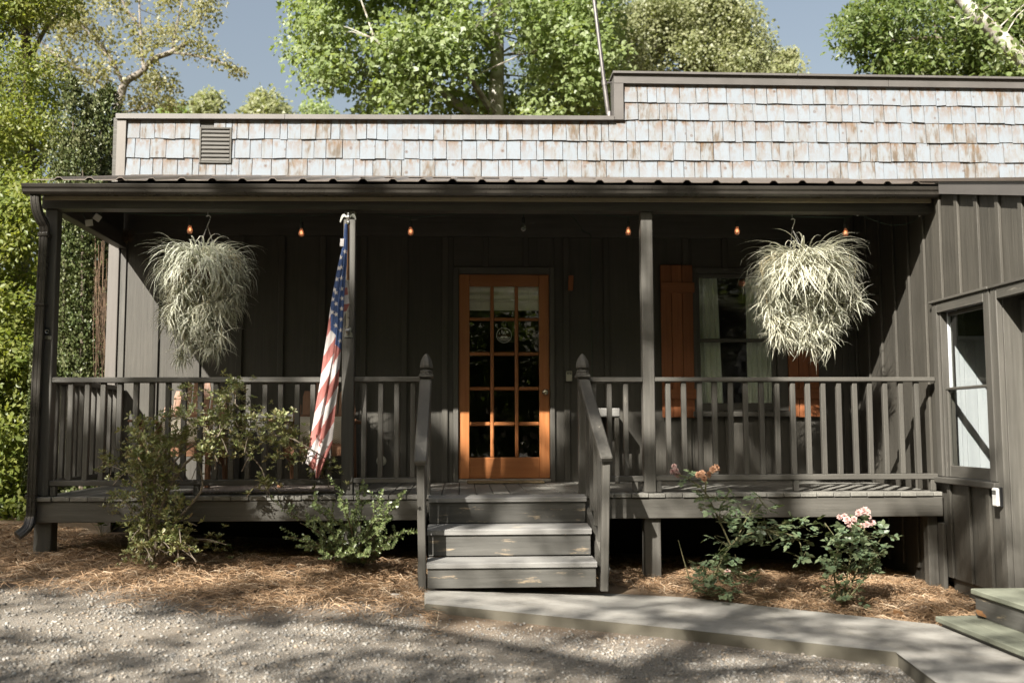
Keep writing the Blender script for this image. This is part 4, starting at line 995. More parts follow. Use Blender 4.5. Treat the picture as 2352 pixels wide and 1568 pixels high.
# string of bulbs
YL = 8.31
sb = [(436, 527), (692, 534), (943, 531), (1202, 522), (1443, 531), (1693, 530), (1942, 534)]
st = thing('string_lights', 'sagging string of bare amber bulbs strung under the porch beam', 'string lights', PY(1180, 495, YL))
path = [(236, 483), (330, 492), (436, 494), (560, 489), (692, 497), (815, 485), (943, 499), (1075, 489), (1202, 491), (1320, 489), (1443, 498), (1570, 491), (1693, 497), (1715, 491), (1825, 497), (1942, 499), (1970, 493), (2040, 516), (2090, 512), (2112, 495)]
part('cord', MB().tube(curve([PY(*q, YL) for q in path], 110), .0035, 5), M_CORD, st)
for q in ((236, 483), (484, 483), (815, 484), (1210, 487), (1714, 490), (1970, 493), (2112, 495)):
    part('clip', MB().box(PY(*q, YL-.01), (.012, .02, .022), .003), M_LBOXW, st)
for i, (x_, y_) in enumerate(sb):
    c = PY(x_, y_, YL); tl = random.uniform(-.006, .006)
    part('drop', MB().tube([c+Vector((tl, 0, .125)), c+Vector((0, 0, .085))], .0035, 5), M_CORD, st)
    part('socket', MB().lathe([(.008, .09), (.015, .084), (.017, .06), (.0165, .034)][::-1], c, 12), M_BLACK, st)
    b = part('bulb', MB().lathe([(.003, -.036), (.014, -.034), (.022, -.024), (.0245, -.010), (.021, .008), (.014, .024), (.0125, .036)], c, 16), M_BULBC if i == 3 else M_BULB, st, True)
    if i != 3:
        fm = MB()
        for k in range(5):
            a = k*2*PI/5; fm.tube([c+Vector((.005*math.cos(a), .005*math.sin(a), .012)), c+Vector((.009*math.cos(a), .009*math.sin(a), -.004)), c+Vector((.005*math.cos(a+.6), .005*math.sin(a+.6), -.012))], .0022, 5)
        part('filament', fm, M_FIL, b)
pc = [(1310, 491), (1322, 505), (1340, 531), (1355, 539)]; pl = [PY(*q, 8.5+.43*i) for i, q in enumerate(pc)] + [PY(1356, 560, YB-.03), PY(1358, 700, YB-.03), PY(1360, 862, YB-.03), PY(1361, 1030, YB-.03)]
tag(part('power_cord', MB().tube(curve(pl, 60), .004, 5), M_CORD, None), 'dark green power cord running down the wall beside the door', 'cord')
c = PY(206, 497, 8.45); cl = thing('cord_coil', 'coil of dark cord with two white tags under the porch eave', 'cord', c)
part('loop', MB().tube([PY(x_, y_, 8.4) for x_, y_ in ((236, 484), (205, 482), (190, 487), (193, 497), (204, 508), (215, 503), (226, 494), (234, 486))], .005, 6), M_CORD, cl)
for q, a in (((223.5, 500), .6), ((204.5, 512), -.15)): part('tag', MB().box(PY(*q, 8.39), (.062, .003, .055), .001, Matrix.Rotation(a, 3, 'Y')), M_TAG, cl)

# ------------------------------------------------------------------ flag
YG = 7.86
def f1(cx, cy, Y=YG): return PY((1180+cx/2.613)*.5742, (820+cy/2.613)*.5742, Y)
fl = thing('flag', 'faded stars and stripes hanging limp from a pole on the porch post', 'flag', f1(555, 1300, YF))
ptop, pbot = f1(556, 178, 7.88), f1(552, 1310, YF-.03); pm = ptop+(pbot-ptop)*.53
part('pole', MB().tube([ptop, pm], .0125, 10), BROWN, fl); part('pole_sleeve', MB().tube([pm, pbot], .012, 10), M_STEEL, fl)
part('ferrule', MB().tube([ptop+Vector((0, 0, -.02)), ptop+Vector((0, 0, .006))], .0155, 10), M_BRASS, fl)
c = f1(558, 1335, YF-.001); m = MB().prism([(-.03, .042), (.02, .046), (.03, 0), (.036, -.036), (-.032, -.036), (-.026, 0)], lambda u, v, w: c+Vector((u, -w, v)), 0, .008)
for s_ in (-1, 1): m.lathe([(.008, 0), (.007, .006), (.002, .007)], (c.x+s_*.012, c.y-.016, c.z+.028), 8, 'y')
m.tube([c+Vector((0, -.006, -.01)), c+Vector((-.002, -.045, .025))], .017, 10); part('bracket', m, M_STEEL, fl)
e = f1(556, 150, 7.87); m = MB()
m.lathe([(.016, -.028), (.012, -.018), (.007, -.01), (.012, .0), (.016, .016), (.013, .030), (.007, .036), (.008, .042), (.007, .050), (.002, .056)], e, 10)
m.tube([e+Vector((.0, -.004, .046)), e+Vector((-.008, -.014, .043))], [.004, .001], 5)
for s_ in (-1, 1):
    pts = [(0, .018), (.016, .03), (.032, .045), (.05, .036), (.060, .012), (.066, -.02)] if s_ < 0 else [(0, .018), (.014, .03), (.034, .046), (.05, .042), (.058, .022), (.062, .004)]
    lowp = [(.0, .004), (.014, .012), (.03, .022), (.042, .014), (.05, -.004), (.062, -.028)] if s_ < 0 else [(0, .004), (.014, .012), (.03, .024), (.042, .018), (.05, .006), (.060, -.004)]
    for k in range(5): m.prism([(pts[k][0]*s_, pts[k][1]), (pts[k+1][0]*s_, pts[k+1][1]), (lowp[k+1][0]*s_, lowp[k+1][1]), (lowp[k][0]*s_, lowp[k][1])], lambda u, v, w: e+Vector((u, w+.1*abs(u), v)), -.004, .006)
part('eagle_finial', m, M_STEEL, fl)
def at(tab, y):
    for (y0, v0), (y1, v1) in zip(tab, tab[1:]):
        if y <= y1: return v0+(v1-v0)*(y-y0)/(y1-y0)
    return tab[-1][1]
ED_L = [(195, 519), (340, 508), (440, 494), (620, 450), (880, 400), (1060, 370), (1300, 340), (1560, 300), (1850, 262), (2065, 222), (2320, 180), (2500, 150), (2695, 112)]
ED_R = [(195, 550), (440, 549), (620, 541), (880, 521), (1060, 511), (1300, 500), (1560, 478), (1750, 462), (1840, 458), (2060, 430), (2320, 405), (2500, 390), (2850, 250)]
MID = [(195, 535), (620, 500), (1060, 440), (1300, 432), (1550, 412), (2160, 300), (2695, 220), (2850, 215)]
def hue(cx, cy, half):
    if half == 0:
        if cy < 1305+(cx-370)*.9 and cx > at([(1000, 366), (1060, 372), (1300, 372)], min(cy, 1300)): return 2
        k = (cy-1463+1.6*cx-740)/148
    else:
        if cy < 1462+(cx-430)*1.0: return 2
        k = (cy-1463+1.65*cx-855)/155
    return 1 if int(math.floor(k)) % 2 == 0 else 0
fm = MB(); NR, NCc = 230, 36
MBOT = 2860
yrow = [195+(MBOT-195)*j/NR for j in range(NR+1)]
def bottom(u): return 2695+155*min(1, u/.55)
def cl_pt(u, cy, lay):
    yb_ = min(cy, bottom(u)); L, M_, R_ = at(ED_L, min(yb_, 2695)), at(MID, yb_), at(ED_R, yb_)
    R_ = max(R_, M_+3); L = L if yb_ < 2695 else min(112+(yb_-2695)*.75, M_-4)
    cx = L+(M_-L)*(u/.5) if u < .5 else M_+(R_-M_)*((u-.5)/.5)
    t = (yb_-195)/2600; z = .045*t+.008
    dep = -z*math.cos((u-.5)*PI*1.0)*1.0 - .012*math.sin(u*17+yb_*.004)*t + (.02*math.exp(-((u-.5)/.05)**2))*t
    if lay: dep = z*.6+.004
    return cx, yb_, f1(cx, yb_, YG+dep+.05*t)
for lay in (0, 1):
    o_ = len(fm.v); inf = []
    for cy in yrow:
        for i in range(NCc+1): cx, c2_, p = cl_pt(i/NCc, cy, lay); fm.v.append(tuple(p)); inf.append((cx, c2_))
    for j in range(NR):
        for i in range(NCc):
            q = [j*(NCc+1)+i, j*(NCc+1)+i+1, (j+1)*(NCc+1)+i+1, (j+1)*(NCc+1)+i]
            if yrow[j] > bottom((i+.5)/NCc): continue
            cx = sum(inf[k][0] for k in q)/4; cy = sum(inf[k][1] for k in q)/4
            fm.f.append(tuple(k+o_ for k in q)); fm.m.append(hue(cx, cy, 0 if i < NCc/2 else 1))
part('cloth', fm, [M_RED, M_FWHITE, M_BLUE], fl, True)
bf = MB(); poly = [(523, 780), (540, 790), (552, 920), (569, 1045), (505, 1195), (508, 1060)]
for k in range(26):                          # the pleat that shows behind the canton, striped
    y0, y1 = 790+k*15.5, 805.5+k*15.5
    def rng_(y): return (at([(780, 522), (1060, 509), (1195, 503)], y), at([(780, 538), (920, 552), (1045, 569), (1195, 508)], y))
    a, b = rng_(y0), rng_(y1); bf.add([f1(a[0], y0, YG+.05), f1(a[1], y0-10, YG+.07), f1(b[1], y1-10, YG+.07), f1(b[0], y1, YG+.05)], [(0, 1, 2, 3)], 0 if int((y0-780)/82) % 2 == 0 else 1)
part('rear_pleat', bf, [M_FWHITE, M_RED], fl)
sm = MB()
for cx, cy in ((525, 488), (480, 548), (457, 660), (484, 652), (487, 764), (437, 775), (489, 876), (412, 885), (430, 915), (492, 975), (430, 1032), (395, 985), (488, 1082), (388, 1120), (430, 1143), (484, 1195), (428, 1258), (480, 1308), (474, 1420)):
    L, R_, M_ = at(ED_L, cy), at(ED_R, cy), at(MID, cy)
    def dpt_(x_, y_):
        x_ = min(max(x_, at(ED_L, y_)+1), at(ED_R, y_)-1); M2 = at(MID, y_); u = .5*(x_-at(ED_L, y_))/(M2-at(ED_L, y_)) if x_ < M2 else .5+.5*(x_-M2)/(at(ED_R, y_)-M2)
        return cl_pt(u, y_, 0)[2]+Vector((0, -.003, 0))
    vs = [dpt_(cx, cy)]
    for k in range(10):
        a = PI/2+k*PI/5+.15; r_ = 30 if k % 2 == 0 else 12; vs.append(dpt_(cx+r_*math.cos(a)*.9, cy-r_*math.sin(a)))
    sm.add(vs, [(0, 1+k, 1+(k+1) % 10) for k in range(10)])
part('star', sm, M_FWHITE, fl)
part('care_tag', MB().box(f1(492, 392, YG-.01), (.030, .003, .062), .001, Matrix.Rotation(.08, 3, 'Y')), M_FWHITE, fl)
# antenna mast on the roof
a = PY(1397.5, 264, YS+.12); b = PY(1388, 191, YS+.12); c = PY(1364.5, 0, YS+.12); mt = thing('antenna_mast', 'thin grey metal mast leaning beside the step in the parapet', 'mast', a)
part('pipe', MB().tube([a, b], .024, 10), M_GALV, mt); part('upper_pipe', MB().tube([b-(b-c).normalized()*-.03, c+(c-b)*.6], .020, 10), M_GALV, mt)
part('coupling', MB().tube([b+(a-b)*.08, b-(a-b)*.08], .028, 10), M_GALV, mt); part('foot', MB().tube([a+Vector((.01, 0, -.02)), a+Vector((.012, 0, .03))], .03, 8), M_GALV, mt)
part('strut', MB().tube([b, PY(1409, 190, YS+.12)], .009, 6), M_GALV, mt)

# ================================================================== PLANTS
def ribbon(L, w, th, droop, curl=0.0, n=7):
    """one strap leaf in its own frame: rises along +y/+z, arches over and hangs"""
    pts = []; y = z = 0; a = th
    for i in range(n+1):
        pts.append((y, z, a)); y += L/n*math.cos(a); z += L/n*math.sin(a); a -= droop/n*(1+.8*i/n); a = max(a, -1.52)
    V, uv = [], []
    for i, (y, z, a) in enumerate(pts):
        t = i/n; ww = w*(.55+.9*t if t < .5 else 1.0)*max(.06, (1-t**3)); x0 = curl*t*t*L
        for u, s_ in ((0, -1), (.5, 0), (1, 1)): V.append((x0+s_*ww/2, y+(-.22*ww*math.sin(a))*(s_ == 0), z-.22*ww*math.cos(a)*(s_ == 0))); uv.append((u, t))
    F = [(i*3+j, i*3+j+1, (i+1)*3+j+1, (i+1)*3+j) for i in range(n) for j in (0, 1)]
    return np.array(V), np.array(F), np.array(uv)
def rotz(V, a): c, s = math.cos(a), math.sin(a); return np.stack([V[:, 0]*c-V[:, 1]*s, V[:, 0]*s+V[:, 1]*c, V[:, 2]], -1)
blade_meshes = []
for i in range(16):
    V, F, uv = ribbon(random.uniform(.30, .58), random.uniform(.010, .016), -.35+1.75*i/15, random.uniform(1.2, 2.5)*(.75+.5*i/15), random.uniform(-.5, .5))
    blade_meshes.append(npmesh('leaf', V, F, L_SPID, uv))
plantlet_meshes = []
for i in range(6):
    Vs, Fs, us = [], [], []; o = 0
    for k in range(28):
        V, F, uv = ribbon(random.uniform(.08, .17), random.uniform(.006, .010), random.uniform(-1.0, .7), random.uniform(.8, 1.8), random.uniform(-.4, .4), 4)
        V = rotz(V, random.random()*2*PI); Vs.append(V); Fs.append(F+o); us.append(uv); o += len(V)
    plantlet_meshes.append(npmesh('plantlet', np.vstack(Vs), np.vstack(Fs), L_SPID, np.vstack(us)))
def spider(cx, cy, Y, hook, lab, cascade, nblade, spread):
    c = PY(cx, cy, Y); t = thing('spider_plant', lab, 'hanging plant', c, 'hanging spider plants under the porch beam')
    m = MB().lathe([(.085, -.15), (.10, -.14), (.125, -.005), (.135, 0), (.135, .012), (.12, .012)], c, 18); part('pot', m, M_POT, t, True)
    hk = PY(*hook, Y); m = MB()
    m.tube([hk+Vector((-.012, 0, .045)), hk+Vector((.010, 0, .052)), hk+Vector((.022, 0, .040)), hk+Vector((.018, 0, .018)), hk+Vector((.004, 0, -.02)), hk+Vector((-.002, 0, -.04))], .0045, 6)
    m.tube([hk+Vector((-.0, 0, .05)), hk+Vector((0, 0, .10))], .003, 5); part('hook', m, M_STEEL, t)
    m = MB()
    for k in range(3): a = k*2*PI/3+.4; m.tube([hk+Vector((-.002, 0, -.035)), c+Vector((.13*math.cos(a), .13*math.sin(a), .01))], .0022, 4)
    part('hanger_wire', m, M_STEEL, t)
    extra = ([], [], []); off = 0
    for i in range(nblade):
        a = random.random()*2*PI; r = .02+.09*random.random(); k = random.randrange(16); s_ = spread*random.uniform(.72, 1.12)
        r = .03+.15*(1-k/15)+.04*random.random(); p = c+Vector((r*math.cos(a), r*math.sin(a), .02-.16*(1-k/15)*random.random()))
        if i < 300:
            o = link('leaf', blade_meshes[k], t, p); o.rotation_euler = (random.gauss(0, .12), random.gauss(0, .18), a-PI/2+random.gauss(0, .3)); o.scale = (s_,)*3
        else:
            V, F, uv = ribbon(random.uniform(.30, .58)*s_, random.uniform(.009, .015), random.uniform(-.3, 1.3), random.uniform(1.2, 2.4), random.uniform(-.5, .5))
            extra[0].append(rotz(V, a-PI/2+random.gauss(0, .3))+np.array(p-c)); extra[1].append(F+off); extra[2].append(uv); off += len(V)
    if extra[0]: o = link('leaves', npmesh('leaves', np.vstack(extra[0]), np.vstack(extra[1]), L_SPID, np.vstack(extra[2])), t, c); o['kind'] = 'stuff'
    # runners with plantlets
    m = MB()
    pts = in_poly_pts(cascade, 150)
    for (x, y) in pts:
        ym = cascade[0][1]; cxm = sum(q[0] for q in cascade)/len(cascade)
        q = PY(x, y, Y+random.uniform(-.13, .13)*(1 if y < ym+90 else .6))
        o = link('plantlet', random.choice(plantlet_meshes), t, q); o.rotation_euler = (random.gauss(0, .25), random.gauss(0, .25), random.random()*6.3); s_ = random.uniform(.95, 1.5); o.scale = (s_,)*3
        if random.random() < .7:
            top = c+Vector(((q.x-c.x)*.75, (q.y-c.y)*.75-.03, random.uniform(-.02, .12))); mid = Vector((q.x, q.y, max(q.z, top.z)-.08*0+ .02)); m.tube(curve([top, (top+q)/2+Vector(((q.x-c.x)*.2, 0, .08)), q], 6), .0018, 4)
    part('runner', m, M_RUN, t)
spider(466, 600, 8.22, (477, 509), 'shaded spider plant hanging near the corner post, with a thin tail', [(395, 620), (545, 625), (545, 720), (515, 750), (500, 795), (480, 810), (455, 775), (430, 755), (428, 835), (416, 838), (412, 755), (385, 730)], 900, .77)
spider(1846, 612, 8.22, (1820, 516), 'sunlit pale spider plant hanging before the window shutter', [(1752, 625), (1940, 615), (1975, 705), (1925, 725), (1925, 765), (1890, 805), (1860, 815), (1845, 780), (1790, 785), (1760, 760)], 1050, .91)

def whorl(n, L, tm, up=.5, jit=.25):
    a = np.arange(n)*2*PI/n*1.02+rng.normal(0, jit, n); el = rng.normal(up, .25, n)
    f = np.stack([np.cos(a)*np.cos(el), np.sin(a)*np.cos(el), np.sin(el)], -1); nn = np.array([[0, 0, 1.]])+.3*rng.normal(size=(n, 3)) - f*np.sin(el)[:, None]
    return cloud(np.zeros((n, 3))+f*.006, f, nn, L*rng.uniform(.75, 1.15, n), tm)
def leafmesh(name, parts_, mat):
    Vs, Fs, o = [], [], 0
    for V, F in parts_: Vs.append(V); Fs.append(F+o); o += len(V)
    return npmesh(name, np.vstack(Vs), np.vstack(Fs), mat)
def twig_whorls():
    out = []
    for k in range(5):
        off = np.array([random.gauss(0, .06), random.gauss(0, .05), random.gauss(0, .045)])*(k > 0); V, F = whorl(random.randint(5, 7), .037, SPOON); out.append((V+off, F)); V, F = whorl(3, .026, SPOON, 1.0); out.append((V+off, F))
    return out
SPOON = (np.array([(0, 0, 0), (.20, .45, .05), (.17, .78, .05), (0, 1, -.05), (-.17, .78, .05), (-.20, .45, .05)]), ROUND[1])
WH = [leafmesh('foliage', twig_whorls(), L_SHRUB) for _ in range(12)]
def shrub_stems(mb, base, tips, r, via=None):
    for q in tips: mb.tube(curve([base, base.lerp(q, .4)+Vector((random.gauss(0, .05), random.gauss(0, .04), .06)), q], 6), [r*(1-.13*i) for i in range(7)], 5)
# leggy shrub
b0 = gp(345, 1283); sh = thing('leggy_shrub', 'tall leggy shrub with small leaf rosettes sprawling over the railing', 'shrub', b0)
m = MB(); trunks = [[(345, 1290), (335, 1200), (325, 1110), (315, 1040)], [(350, 1288), (360, 1180), (355, 1080), (380, 1000)], [(355, 1288), (395, 1210), (460, 1130), (462, 1085), (455, 1060)], [(352, 1288), (345, 1180), (400, 1060), (470, 1010), (560, 985)],
      [(355, 1285), (375, 1150), (450, 1040), (560, 1010), (650, 1000), (720, 1035), (750, 1055)], [(350, 1280), (320, 1200), (285, 1150), (262, 1140)], [(350, 1280), (330, 1130), (290, 1085), (252, 1068)], [(470, 1010), (500, 955), (530, 905)], [(500, 960), (440, 930), (425, 900)], [(350, 1285), (400, 1260), (440, 1240), (500, 1245)], [(440, 1240), (475, 1238), (520, 1250)], [(560, 1030), (600, 1075), (612, 1120)]]
for k, tr in enumerate(trunks): m.tube(curve([PY(x, y, 7.78+random.uniform(-.12, .12)*(.3+i*.2)) for i, (x, y) in enumerate(tr)], 14), [(.013 if k < 5 else .007)*(1-.05*i) for i in range(15)], 6)
main = [(300, 970), (345, 955), (390, 945), (470, 955), (510, 945), (570, 950), (605, 935), (650, 945), (690, 985), (712, 1020), (762, 1045), (735, 1075), (680, 1060), (610, 1062), (540, 1045), (478, 1062), (425, 1085), (345, 1110), (300, 1090)]
low = [(300, 1030), (400, 1040), (415, 1120), (430, 1200), (440, 1270), (330, 1285), (300, 1260), (290, 1180), (265, 1100)]
spots = [(p, 1) for p in in_poly_pts(main, 150)] + [(p, 1.0) for p in in_poly_pts(low, 105)]
for ctr, n, s_ in (((530, 905), 7, 14), ((500, 925), 4, 10), ((425, 905), 4, 14), ((252, 1068), 4, 9), ((270, 1140), 5, 12), ((612, 1118), 4, 12), ((500, 1245), 3, 14), ((545, 890), 2, 6), ((735, 1070), 5, 12), ((320, 1275), 5, 20)):
    spots += [(np.array(ctr)+rng.normal(0, s_, 2), 1) for _ in range(n)]
for (x, y), s_ in spots[:298]:
    q = PY(x, y, 7.80+random.uniform(-.28, .22) if x < 660 else 8.02+random.uniform(-.06, .05)); o = link('foliage', random.choice(WH), sh, q)
    o.rotation_euler = (random.gauss(.35, .35), random.gauss(0, .4), random.random()*6.3); s2 = random.uniform(.8, 1.2); o.scale = (s2,)*3
    if random.random() < .55:
        d = Vector((random.gauss(0, .07), random.gauss(0, .05), -random.uniform(.05, .14))); m.tube([q+d, q+d*.5+Vector((0, 0, .01)), q], [.004, .003, .002], 4)
part('stem', m, B_STEM, sh)
# boxwood
def sprig(L, n):
    k = np.arange(n); t = k/n; a = k*PI/2+rng.normal(0, .3, n); el = rng.normal(.6, .2, n)
    f = np.stack([np.cos(a)*np.cos(el), np.sin(a)*np.cos(el), np.sin(el)], -1); P = np.stack([np.zeros(n), np.zeros(n), t*L], -1)
    return cloud(P, f, np.array([[0, 0, 1.]])-f*.3+.3*rng.normal(size=(n, 3)), rng.uniform(.017, .027, n), ROUND)
SPR = [leafmesh('sprig', [sprig(.14, 22)], L_BOX) for _ in range(6)]
def face_dir(o, d): o.rotation_euler = Vector(d).to_track_quat('Z', 'Y').to_euler(); o.rotation_euler.rotate_axis('Z', random.random()*6)
b1 = gp(818, 1303); bx_ = thing('boxwood', 'young boxwood with upright arching shoots beside the steps', 'shrub', b1); m = MB(); ns = 0
shoots = [(640, 1160), (690, 1200), (716, 1148), (775, 1118), (790, 1165), (832, 1118), (870, 1140), (928, 1132), (905, 1165), (940, 1218), (900, 1230), (862, 1190), (745, 1205), (700, 1255), (730, 1265), (810, 1195), (880, 1255), (840, 1235), (770, 1235), (905, 1255), (760, 1280), (850, 1275), (800, 1260), (670, 1232), (820, 1150), (750, 1170), (885, 1205)]
for (x, y) in shoots:
    q = PY(x, y, 7.42+random.uniform(-.2, .25)); st_ = b1+Vector((random.gauss(0, .04), random.gauss(0, .03), 0)); cv = curve([st_, st_.lerp(q, .5)+Vector((0, 0, .05)), q], 12); m.tube(cv, [.006*(1-.06*i) for i in range(13)], 5)
    L = (q-st_).length
    for i in range(3, 13, 1):
        if ns >= 296: break
        d = (cv[i]-cv[i-1]).normalized()
        for _ in range(1):
            o = link('sprig', random.choice(SPR), bx_, cv[i]-d*.05+Vector((random.gauss(0, .012), random.gauss(0, .012), 0))); face_dir(o, d+Vector((random.gauss(0, .45), random.gauss(0, .45), random.gauss(.2, .3)))); o.scale = (random.uniform(.8, 1.15),)*3; ns += 1
part('stem', m, B_STEM, bx_)
# roses
def compound(L):
    P = np.array([(0, L*.35, 0), (0, L*.35, 0), (0, L*.68, 0), (0, L*.68, 0), (0, L*.8, 0)]); f = np.array([(1, .45, .1), (-1, .45, .1), (1, .6, .05), (-1, .6, .05), (0, 1, -.1)], float)
    return cloud(P, f, np.array([[0, 0, 1.]])+.25*rng.normal(size=(5, 3)), np.array([.6, .6, .7, .7, .8])*L*.62, ROUND)
CL = [leafmesh('compound_leaf', [compound(.095)], L_ROSE) for _ in range(6)]
def bloom(n, R):
    out = []
    for k in range(4):
        el = -.1+.42*k; m_ = n-k; a = np.arange(m_)*2*PI/m_+k; f = np.stack([np.cos(a)*math.cos(el), np.sin(a)*math.cos(el), np.full(m_, math.sin(el))], -1)
        out.append(cloud(f*.004, f, np.array([[0, 0, 1.]])-f*.8, np.full(m_, R*(1-.13*k))*rng.uniform(.85, 1.15, m_), (ROUND[0]*np.array([1.25, 1, 1.6]), ROUND[1])))
    return out
BLP = [leafmesh('bloom', bloom(8, .025), L_PINK) for _ in range(3)]; BLO = [leafmesh('bloom', bloom(7, .028), L_PEACH) for _ in range(2)]
def rose(base, canes, leaves, blooms, lab, Y, yr=.16):
    b = gp(*base); t = thing('rose_bush', lab, 'rose bush', b, 'rose bushes in the straw bed'); m = MB()
    for cn in canes: m.tube(curve([PY(x, y, Y+random.uniform(-.05, .05)) for x, y in cn], 12), [.0075*(1-.055*i) for i in range(13)], 5)
    cv = [PY(x, y, Y) for cn in canes for x, y in cn]
    for poly, n in leaves:
        for (x, y) in in_poly_pts(poly, int(n*1.4)):
            q = PY(x, y, Y+random.uniform(-yr, yr)); o = link('compound_leaf', random.choice(CL), t, q); a = random.random()*6.3
            o.rotation_euler = (random.gauss(.15, .4), random.gauss(0, .35), a); s_ = random.uniform(.75, 1.25); o.scale = (s_,)*3
            if random.random() < .6: n_ = min(cv, key=lambda p: (p-q).length); d = (n_-q); d = d if d.length < .16 else d.normalized()*.13; m.tube([q+d, q+d*.5+Vector((0, 0, -.008)), q], [.0028, .002, .0015], 4)
    for (x, y, pk) in blooms:
        q = PY(x, y, Y-.04+random.uniform(-.05, .05)); o = link('bloom', random.choice(BLP if pk else BLO), t, q); face_dir(o, (random.gauss(-.1, .5), -.8, random.gauss(.5, .3))); o.scale = (random.uniform(.85, 1.15),)*3
        if not pk: o['label'] = 'faded peach bloom'
    part('cane', m, B_GREEN, t)
rose((1622, 1362), [[(1625, 1365), (1650, 1300), (1690, 1240), (1760, 1215), (1850, 1210)], [(1680, 1255), (1650, 1190), (1620, 1130), (1590, 1105), (1552, 1083)], [(1620, 1130), (1625, 1095), (1650, 1074)], [(1690, 1240), (1720, 1180), (1740, 1140)], [(1760, 1215), (1830, 1235), (1842, 1280)], [(1622, 1362), (1590, 1340), (1575, 1300), (1558, 1240)]],
     [([(1615, 1125), (1680, 1150), (1650, 1180), (1600, 1165)], 14), ([(1640, 1150), (1760, 1140), (1770, 1175), (1700, 1215), (1640, 1200)], 34), ([(1640, 1230), (1700, 1200), (1790, 1195), (1868, 1195), (1870, 1235), (1800, 1250), (1730, 1255), (1660, 1262)], 60), ([(1820, 1255), (1856, 1260), (1850, 1290), (1825, 1290)], 5), ([(1590, 1310), (1640, 1285), (1720, 1310), (1740, 1335), (1690, 1365), (1610, 1372)], 62), ([(1640, 1260), (1680, 1255), (1680, 1300), (1640, 1300)], 12), ([(1560, 1095), (1630, 1090), (1630, 1125)], 6)],
     [(1548, 1070, 1), (1553, 1080, 1), (1545, 1082, 1), (1556, 1089, 1), (1605, 1090, 0), (1612, 1086, 0), (1617, 1098, 0), (1628, 1089, 0), (1638, 1077, 0), (1646, 1074, 0), (1670, 1313, 1)], 'sprawling rose bush reaching up the rim of the porch, one cluster pink, one peach', 7.48)
rose((1938, 1378), [[(1935, 1380), (1950, 1300), (1958, 1240), (1950, 1195)], [(1940, 1380), (1975, 1290), (1985, 1230), (1985, 1180)], [(1930, 1378), (1915, 1310), (1925, 1250), (1895, 1200)], [(1945, 1378), (1990, 1320), (2010, 1260), (2030, 1225)]],
     [([(1905, 1235), (1960, 1200), (2005, 1195), (2040, 1225), (2030, 1280), (2005, 1320), (1960, 1340), (1905, 1300), (1885, 1270)], 92), ([(1885, 1295), (1930, 1290), (1935, 1345), (1895, 1335)], 14), ([(1910, 1345), (1975, 1335), (1965, 1385), (1925, 1385)], 16), ([(1878, 1195), (1905, 1195), (1905, 1215), (1885, 1210)], 3)],
     [(1928, 1187, 1), (1940, 1185, 1), (1946, 1193, 1), (1951, 1203, 1), (1955, 1212, 1), (1962, 1192, 1), (1972, 1177, 1), (1985, 1172, 1), (1992, 1174, 1), (1995, 1188, 1), (1983, 1205, 1), (1990, 1203, 1), (1968, 1210, 0), (2003, 1200, 1)], 'compact rose bush topped with pale pink blooms before the dark gap under the porch', 7.42, .18)
# small weeds, leaves and stones lying about
def weed(x, y, n, s_, lab, mat=L_WEED):
    b = gp(x, y); t = thing('weed', lab, 'weed', b, 'weeds in the straw')
    m = MB(); 
    for i in range(n):
        d = Vector((random.gauss(0, .05), random.gauss(0, .04), random.uniform(.04, .12)))*s_; m.tube([b, b+d], [.003, .0015], 4)
        V, F = whorl(5, .035*s_, ROUND, .4); o = link('foliage', npmesh('foliage', V, F, mat), t, b+d)
    part('stem', m, B_GREEN, t)
weed(235, 1232, 9, 1.9, 'bright green weed at the foot of the corner post pier'); weed(395, 1262, 8, 1.3, 'low green sprout at the base of the leggy shrub'); weed(532, 1282, 2, .9, 'tiny green sprout in the straw under the dark gap, nearer the leggy shrub'); weed(556, 1281, 2, .9, 'tiny green sprout in the straw under the dark gap, nearer the boxwood')
weed(790, 1302, 5, 1.2, 'fresh green sprout before the boxwood'); weed(1520, 1305, 3, 1.0, 'small sprout beside the pier under the porch'); weed(1755, 1300, 2, .9, 'tiny sprout between the two rose bushes')
def rock(x, y, w, h, lab, mat=M_ROCK):
    b = gp(x, y); m = MB().box(b+Vector((0, 0, h*.35)), (w, w*.7, h), h*.25, Matrix.Rotation(.12, 3, 'Y') @ Matrix.Rotation(.3, 3, 'Z')); m.v = [(a+random.gauss(0, w*.03), b_+random.gauss(0, w*.03), c+random.gauss(0, h*.05)) for a, b_, c in m.v]
    tag(part('stone', m, mat, None), lab, 'stone')
rock(912, 1374, .085, .04, 'flat pale stone lying in the straw near the foot of the steps'); rock(668, 1320, .07, .04, 'dark grey lump of stone in the straw near the boxwood', M_GALV); rock(2125, 1399, .06, .03, 'small whitish stone chip in the straw near the wing')
def dry_leaf(x, y, s_, lab, z=None):
    p = gp(x, y) if z is None else PN(x, y, (0, 0, 1), z)
    V, F = cloud(np.array([p+Vector((0, 0, .025))]), np.array([[.8, .3, .15]]), np.array([[.2, -.5, 1.]]), np.array([s_]), MAPLE); tag(link('dry_leaf', npmesh('dry_leaf', V, F, L_DRY)), lab, 'leaf')
dry_leaf(660, 1312, .09, 'orange fallen leaf in the straw near the boxwood'); dry_leaf(2246, 1420, .09, 'brown fallen leaf on the low greenish step of the wing', -.097); dry_leaf(590, 1290, .10, 'curled brown leaf before the dark gap under the porch'); dry_leaf(1452, 1308, .12, 'pale curled leaf beside the pier near the steps'); dry_leaf(2055, 1420, .10, 'pale dry leaf at the edge of the walk below the wing')

